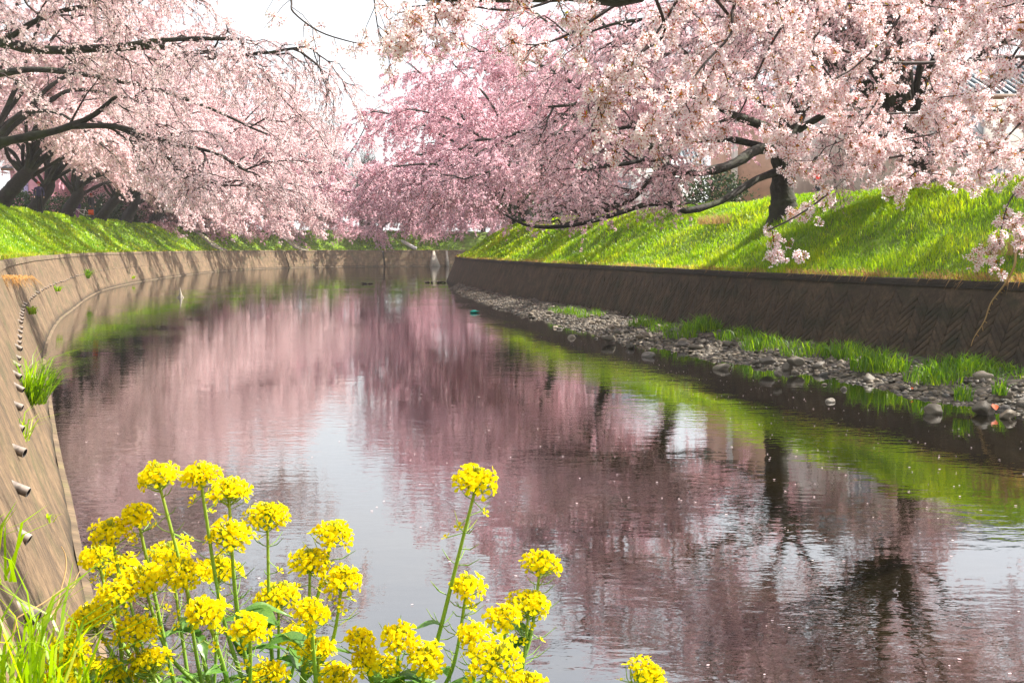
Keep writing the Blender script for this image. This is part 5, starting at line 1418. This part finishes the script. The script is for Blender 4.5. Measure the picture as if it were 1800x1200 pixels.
def pose(stand=True, lean=0.0, arms='down', bend=0.0):
    J = {}
    if stand:
        J['pelvis'] = ((0, 0, .92), (.15, .11)); J['waist'] = ((0, -.01, 1.08), (.14, .10)); J['chest'] = ((0, 0, 1.30), (.165, .12)); J['neck'] = ((0, .0, 1.46), .055)
        J['head'] = ((0, -.015, 1.53), (.072, .082)); J['crown'] = ((0, -.005, 1.63), (.075, .085))
        for s_, n in ((-1, 'l'), (1, 'r')):
            J['hip' + n] = ((s_ * .10, 0, .86), .085); J['kn' + n] = ((s_ * .11, -.02 - .06 * (s_ > 0), .48), .058); J['an' + n] = ((s_ * .11, .02 + .03 * s_, .08), .040); J['toe' + n] = ((s_ * .12, -.14 + .03 * s_, .035), .035)
            J['sh' + n] = ((s_ * .19, 0, 1.38), .062); J['el' + n] = ((s_ * .25, .02, 1.12), .046); J['wr' + n] = ((s_ * .24, -.10, .90), .032); J['ha' + n] = ((s_ * .23, -.14, .81), .034)
    else:
        J['pelvis'] = ((0, 0, .16), (.16, .13)); J['waist'] = ((0, .0, .32), (.15, .11)); J['chest'] = ((0, -.04, .54), (.165, .12)); J['neck'] = ((0, -.07, .70), .055)
        J['head'] = ((0, -.095, .77), (.072, .082)); J['crown'] = ((0, -.09, .87), (.075, .085))
        for s_, n in ((-1, 'l'), (1, 'r')):
            J['hip' + n] = ((s_ * .11, -.06, .15), .09); J['kn' + n] = ((s_ * .14, -.42, .44), .062); J['an' + n] = ((s_ * .13, -.58, .09), .042); J['toe' + n] = ((s_ * .14, -.74, .04), .036)
            J['sh' + n] = ((s_ * .19, -.04, .62), .062); J['el' + n] = ((s_ * .24, -.20, .42), .046); J['wr' + n] = ((s_ * .12, -.38, .46), .032); J['ha' + n] = ((s_ * .06, -.43, .47), .034)
    return J
skin = solid('skin', (.50, .29, .20), .6)
def cloth(n, c): return solid(n, c, .85, 20, .12)
def on_bank(b, D, d): return b.bank(b.sD(D), np.array(d))
shoe = solid('shoe', (.03, .03, .03), .6)
p = P(1432, 436, 37.5)
person('person in a bright red jacket standing behind the crest under the right blossom', (p[0], p[1], 3.62), math.radians(55), pose(), [skin, cloth('red_jacket', (.62, .018, .015)), cloth('dark_trousers', (.03, .03, .04)), shoe])
p = on_bank(RB, 28.2, 3.9)
p = P(1640, 436, 29.5)
person('person in dark clothes sitting hunched on the grass crest at the right', (p[0], p[1], 3.58), math.radians(-60), pose(False), [skin, cloth('black_jacket', (.018, .02, .022)), cloth('navy_trousers', (.012, .018, .06)), shoe])
p = P(72, 436, 60)
person('person with a red hat standing by the leaning trunk at the left', (p[0], p[1], 4.12), math.radians(25), pose(), [skin, cloth('navy_coat', (.03, .025, .07)), cloth('black_trousers', (.02, .02, .02)), shoe], hat=(.45, .03, .02))
p = P(163, 436, 72.5)
person('person with red cap and dark coat beside the mottled trunk on the left', (p[0], p[1], 4.10), math.radians(70), pose(), [skin, cloth('black_coat', (.02, .02, .03)), cloth('grey_trousers', (.06, .06, .07)), shoe], hat=(.40, .02, .02))
p = P(139, 436, 73.5)
person('person in a purple jacket standing behind the parked bicycle on the left', (p[0] , p[1], 3.85), math.radians(-30), pose(), [skin, cloth('purple_jacket', (.07, .03, .14)), cloth('pink_trousers', (.35, .12, .25)), shoe])

# ------------------------------------------------------------------ bicycle with orange bags
def bicycle(label, loc, rz):
    t = thing('bicycle', label, 'bicycle', loc, rz)
    ru = solid('bike_tyre', (.02, .02, .02), .8); wh = M['white']; orange = solid('orange_bag', (.75, .10, .01), .7)
    for x in (-.53, .53):
        a = np.linspace(0, 2 * math.pi, 25); ring = np.stack([np.cos(a) * .31 + x, 0 * a, np.sin(a) * .31 + .335], -1)
        g = MB(); v, f = tube(ring, .024, 6); g.add(v, f); w = g.obj('wheel', ru, t, True)
        g = MB(); v, f = tube(ring * [1, 1, 1] * 0 + np.stack([np.cos(a) * .285 + x, 0 * a, np.sin(a) * .285 + .335], -1), .010, 5); g.add(v, f)
        for k in range(12):
            b = k * math.pi / 6; v, f = tube(np.array([[x, 0, .335], [x + .28 * math.cos(b), 0, .335 + .28 * math.sin(b)]]), .003, 3); g.add(v, f)
        g.obj('rim', M['greycon'], w)
    g = MB()
    for a, b in (((.53, .335), (.38, .92)), ((.42, .80), (-.10, .34)), ((-.10, .34), (-.24, .86)), ((-.10, .34), (-.53, .335)), ((-.53, .335), (-.20, .72)), ((.40, .74), (-.20, .66))):
        v, f = tube(np.array([[a[0], 0, a[1]], [b[0], 0, b[1]]]), .018, 7); g.add(v, f)
    g.obj('frame', wh, t, True)
    g = MB(); v, f = tube(np.array([[.33, -.27, 1.0], [.38, -.1, .98], [.38, .1, .98], [.33, .27, 1.0]]), .013, 6); g.add(v, f); v, f = tube(np.array([[.38, 0, .90], [.38, 0, .99]]), .014, 6); g.add(v, f); g.obj('handlebar', M['darkmetal'], t)
    g = MB(); g.add(I2[0] * [.13, .08, .035] + [-.26, 0, .89], I2[1]); g.obj('saddle', ru, t, True)
    bx('rack', (-.55, 0, .70), (.36, .14, .02), M['darkmetal'], t)
    for s_ in (-1, 1):
        g = MB(); g.add(*box((-.56, s_ * .13, .52), (.34, .12, .32))); g.obj('bag', orange, t)
    g = MB(); g.add(*box((.58, 0, .86), (.26, .30, .22))); g.obj('basket', solid('red_basket', (.6, .05, .02), .6), t)
    return t
p = P(146, 436, 71.5)
bicycle('parked bicycle with orange and red bags on the crest of the left slope', (p[0], p[1], 4.02), math.radians(200))

# ------------------------------------------------------------------ far end: fins, post, sloping rail, drain chutes
def slab(name, label, cat, a, b, thick, wide, m):
    a, b = np.array(a), np.array(b); t = nrm(b - a); sd_ = nrm(np.cross(t, [0, 0, 1])); up = np.cross(sd_, t)
    V = [p_ + sd_ * s1 * wide / 2 + up * s2 * thick / 2 for p_ in (a, b) for s1, s2 in ((-1, -1), (1, -1), (1, 1), (-1, 1))]
    g = MB(); g.add(V, [[0, 1, 2, 3], [7, 6, 5, 4], [0, 4, 5, 1], [1, 5, 6, 2], [2, 6, 7, 3], [3, 7, 4, 0]])
    return tag(g.obj(name, m), label, cat)
q_ = LB.sD(126)
def far_q(x):                                                # arc position on the far wall seen at pixel column x
    qs_ = np.arange(LB.sD(112), LB.sD(136), .2); pp = LB.at(qs_)[0]; return qs_[np.argmin(np.abs(900 + F * pp[:, 0] / pp[:, 1] - x))]
def fin(x, w, label, slope):
    q = far_q(x); f0, f1 = LB.face(q - w / 2, 0.0, .05), LB.face(q + w / 2, 0.0, .05); n_ = np.r_[LB.at(q)[1], 0]
    top = LB.face(q, 1.9, .03); t_ = nrm(f1 - f0)
    base = [f0 - n_ * .5, f1 - n_ * .5, f1 + n_ * .6, f0 + n_ * .6]; tp = [top - t_ * slope, top + t_ * slope, top + t_ * slope + n_ * .3, top - t_ * slope + n_ * .3]
    g = MB(); g.add(base + tp, [[3, 2, 1, 0], [4, 5, 6, 7], [0, 1, 5, 4], [1, 2, 6, 5], [2, 3, 7, 6], [3, 0, 4, 7]]); return tag(g.obj('concrete_fin', M['greycon']), label, 'buttress')
fin(764, 1.25, 'pale wedge shaped concrete buttress at the far end of the tan wall', .10)
fin(787, .32, 'slim pale concrete post at the far end, right of the wedge shaped buttress', .13)
slab('sloping_rail', 'white sloping rail on top of the far wall', 'rail', P(706, 423.5, 134), P(731, 437, 132.5), .35, .35, M['white'])
for x, lab in ((545, 'grey concrete drain chute running down the far grass slope to the dark wall joint'), (432, 'narrow grey drain chute on the grass slope half hidden by drooping blossom')):
    q = far_q(x) if x > 500 else LB.sD(107)
    t = thing('drain_chute', lab, 'drain chute', LB.bank(q, np.array(.1)))
    o0 = np.array(t.location)
    d = np.linspace(.05, 3.9, 9)
    for name, off, w_, up_ in (('floor', 0, .9, .05), ('kerb', -.5, .14, .17), ('kerb', .5, .14, .17)):
        L0 = LB.bank(np.full(9, q + off - w_ / 2) - d * .5, d); L1 = LB.bank(np.full(9, q + off + w_ / 2) - d * .5, d)
        V = np.concatenate([L0 + [0, 0, up_], L1 + [0, 0, up_], L0 - [0, 0, .1], L1 - [0, 0, .1]]); k = np.arange(8)
        g = MB(); g.add(V, np.concatenate([np.stack([k, 9 + k, 10 + k, 1 + k], -1), np.stack([k, k + 1, 19 + k, 18 + k], -1), np.stack([10 + k, 9 + k, 27 + k, 28 + k], -1)]))
        g.add(V[[0, 9, 27, 18]], [[0, 1, 2, 3]])
        g.obj(name, M['greycon'], t, origin=o0)

# ------------------------------------------------------------------ small things in and by the water
g = MB(); c = G(318, 523)
v, f = tube(np.array([c + [0, 0, -.05], c + [.0, 0, .10], c + [-.02, 0, .28], c + [-.03, 0, .46]]), [.10, .07, .035, .006], 7, wob=.1); g.add(v, f)
v, f = tube(np.array([c + [-.14, 0, -.03], c + [-.08, 0, .08], c + [-.02, 0, .22]]), [.05, .04, .01], 6); g.add(v, f)
v, f = tube(np.array([c + [.10, 0, -.03], c + [.06, 0, .06], c + [0, 0, .16]]), [.05, .03, .01], 6); g.add(v, f)
tag(g.obj('snag', M['greycon']), 'pale pointed snag poking out of the water on the left', 'snag')
g = MB(); c = G(833, 550)
a = np.array([0, .06, .10, .20, .26, .29, .33]); v, f = tube(np.stack([c[0] + a - .15, c[1] + a * .2, np.full(7, .035) + a * .05], -1), [.001, .05, .055, .055, .035, .018, .018], 12); g.add(v, f)
tag(g.obj('plastic_bottle', solid('teal_plastic', (.0, .22, .17), .2), smooth=True), 'teal plastic bottle floating at the far tip of the gravel bar', 'bottle')
orange_leaf = solid('orange_leaf', (.62, .10, .01), .6)
for x, y, s_, lab in ((1748, 722, .11, 'bright orange fallen leaf beside the largest cobble'), (1603, 688, .045, 'small red bit in the shallows left of the lone oval cobble'), (1787, 694, .08, 'red orange fallen leaf among the stones at the right edge')):
    c = G(x, y, .05); g = MB(); V = []
    for k in range(9):
        t_ = k / 8; w = s_ * .42 * math.sin(math.pi * (t_ * .9 + .06))
        V += [[-w, s_ * (t_ - .5), .4 * w + .1 * s_ * t_], [0, s_ * (t_ - .5), .02 * s_ * t_ * 5], [w, s_ * (t_ - .5), .5 * w]]
    V = np.array(V) @ np.array(Matrix.Rotation(.6, 3, 'X')).T
    g.add(V + c + [0, 0, .05], [[3 * k + u, 3 * k + u + 1, 3 * k + u + 4, 3 * k + u + 3] for k in range(8) for u in (0, 1)])
    tag(g.obj('fallen_leaf', orange_leaf), lab, 'leaf')
for x, y, ln, lab in ((742, 466, 1.6, 'dark drift of twigs against the far wall left of the wedge shaped buttress'), (777, 497, .5, 'dark scrap of drift on the far water by the end of the dark wall'), (755, 497, .4, 'small dark scrap of drift on the far water'), (648, 499, .7, 'dark drift on the far water under the grass patch reflection'), (895, 524, .5, 'dark lump of drift on the far tip of the gravel bar')):
    c = G(x, y); g = MB()
    for k in range(7):
        a0 = c + [R.uniform(-.5, .5) * ln, R.uniform(-.1, .1), R.uniform(0, .04)]; d = np.array([R.normal(0, 1), R.normal(0, .5), R.uniform(0, .35)]); d = nrm(d) * ln * R.uniform(.2, .5)
        v, f = tube(np.array([a0 - d / 2, a0 + [0, 0, .03], a0 + d / 2]), [.015, .05, .012], 6); g.add(v, f)
    tag(g.obj('drift', M['twig']), lab, 'drift')

# dry grass along the top of the right wall, and the long dead stalk hanging down it
g = MB(); n = 5200
q = RB.sD(12) + (RB.sD(74) - RB.sD(12)) * R.uniform(0, 1, n) ** 1.5; p_, n_ = RB.at(q)
clump = (np.sin(q * 1.1) + np.sin(q * 2.7 + 1) > -.2) | (q < RB.sD(20)); q, p_, n_ = q[clump], p_[clump], n_[clump]
pt = np.concatenate([p_ + n_ * (RB.off + R.uniform(-.03, .3, len(q)))[:, None], np.full((len(q), 1), RB.zt + .01)], -1)
b = np.concatenate([-n_ * R.uniform(.3, .9, (len(q), 1)), -R.uniform(.2, 1.5, (len(q), 1))], -1)
nearq = np.clip((RB.sD(26) - q) / 10, 0, 1)
g.add(*blades(pt, R.uniform(.10, .24, len(q)) * (1 + 1.0 * nearq), .014, .5, R.uniform(0, 1, len(q)), bias=b))
tag(g.obj('dry_grass', M['dry']), kind='stuff')
for x, y, n, h, lab in ((1262, 395, 420, .45, 'brownish patch of dry grass on the right slope under the lowest bare limb'), (1790, 440, 300, .5, 'orange brown dry grass at the right edge above the wall')):
    best = None
    for q in np.arange(RB.sD(14), RB.sD(50), .3):
        for d in np.linspace(.2, 4, 14):
            pp = RB.bank(q, np.array(d)); u = 900 + F * pp[0] / pp[1]; w = HOR - F * (pp[2] - HC) / pp[1]; e = (u - x) ** 2 + (w - y) ** 2
            if best is None or e < best[0]: best = (e, pp)
    tuft(best[1], n, h, .45, .014, lab, .8, .4, None, 'dry_tuft', 'dry', 'dry grass')
def wall_p(x, y):
    best = None
    for q in np.arange(RB.sD(13), RB.sD(24), .1):
        for h in np.linspace(.1, 1.75, 24):
            pp = RB.face(q, h, .06); u = 900 + F * pp[0] / pp[1]; w = HOR - F * (pp[2] - HC) / pp[1]; e = (u - x) ** 2 + (w - y) ** 2
            if best is None or e < best[0]: best = (e, pp)
    return best[1]
st = thing('dead_stalk', 'long pale dead stalk with side shoots hanging down the dark wall at the right edge', 'dead stalk', wall_p(1780, 478))
o0 = np.array(st.location)
main = spline(np.array([o0 + [.05, .1, .45], o0 + [.0, 0, .18]] + [wall_p(x, y) for x, y in ((1772, 492), (1757, 512), (1745, 535), (1730, 565), (1718, 590), (1711, 612))]), 30)
g = MB(); v, f = tube(main, np.linspace(.022, .005, len(main)), 6); g.add(v, f, .6); g.obj('stem', M['dry'], st, True, o0)
for k in range(11):
    i_ = int(8 + k * 1.5); s0 = main[min(i_, len(main) - 3)]; d = np.array([R.uniform(.0, .25), R.uniform(-.1, .05), -R.uniform(.2, .55)])
    v, f = tube(np.array([s0, s0 + d * [1.2, 1, .4], s0 + d]), [.007, .005, .002], 4); g = MB(); g.add(v, f, R.uniform(.2, .8)); g.obj('shoot', M['dry'], st, True, o0)

# ------------------------------------------------------------------ bare tree showing above the far blossom
R = np.random.default_rng(77)
def bare_tree(label, base, H, seed):
    t = thing('bare_tree', label, 'tree', base)
    tr = spline(np.array([[0, 0, -.3], [.1, 0, H * .2], [-.1, .1, H * .45], [.1, 0, H * .7]]), 18)
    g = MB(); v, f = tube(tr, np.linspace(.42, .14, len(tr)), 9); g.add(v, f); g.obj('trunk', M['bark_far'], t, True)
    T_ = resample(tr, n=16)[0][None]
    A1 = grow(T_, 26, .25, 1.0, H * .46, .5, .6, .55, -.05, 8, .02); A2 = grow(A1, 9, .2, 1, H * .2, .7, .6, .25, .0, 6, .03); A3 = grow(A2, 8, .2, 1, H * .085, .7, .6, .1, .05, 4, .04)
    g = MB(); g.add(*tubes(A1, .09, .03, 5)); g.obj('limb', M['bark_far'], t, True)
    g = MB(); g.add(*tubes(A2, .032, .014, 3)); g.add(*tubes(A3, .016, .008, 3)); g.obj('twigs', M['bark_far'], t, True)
p = P(556, 436, 158); bare_tree('tall leafless grey tree rising behind the far blossom, left of the sky gap', (p[0], p[1], 4.2), 16.5, 1)
p = P(635, 436, 165); bare_tree('smaller leafless grey tree behind the far blossom, under the sky gap', (p[0], p[1], 4.2), 12.5, 2)

# ------------------------------------------------------------------ spring haze in the air over the river
hz, hN, hL = mat('haze_air')
hv = hN.new('ShaderNodeVolumePrincipled'); hv.inputs['Color'].default_value = (0.95, 0.95, 0.97, 1); hv.inputs['Density'].default_value = 0.0005; hv.inputs['Anisotropy'].default_value = 0.35
ho = hN.new('ShaderNodeOutputMaterial'); hL.new(hv.outputs[0], ho.inputs['Volume'])
g = MB(); g.add(*box((0, 500, 14), (3200, 2600, 31)))
tag(g.obj('haze', hz), kind='stuff')
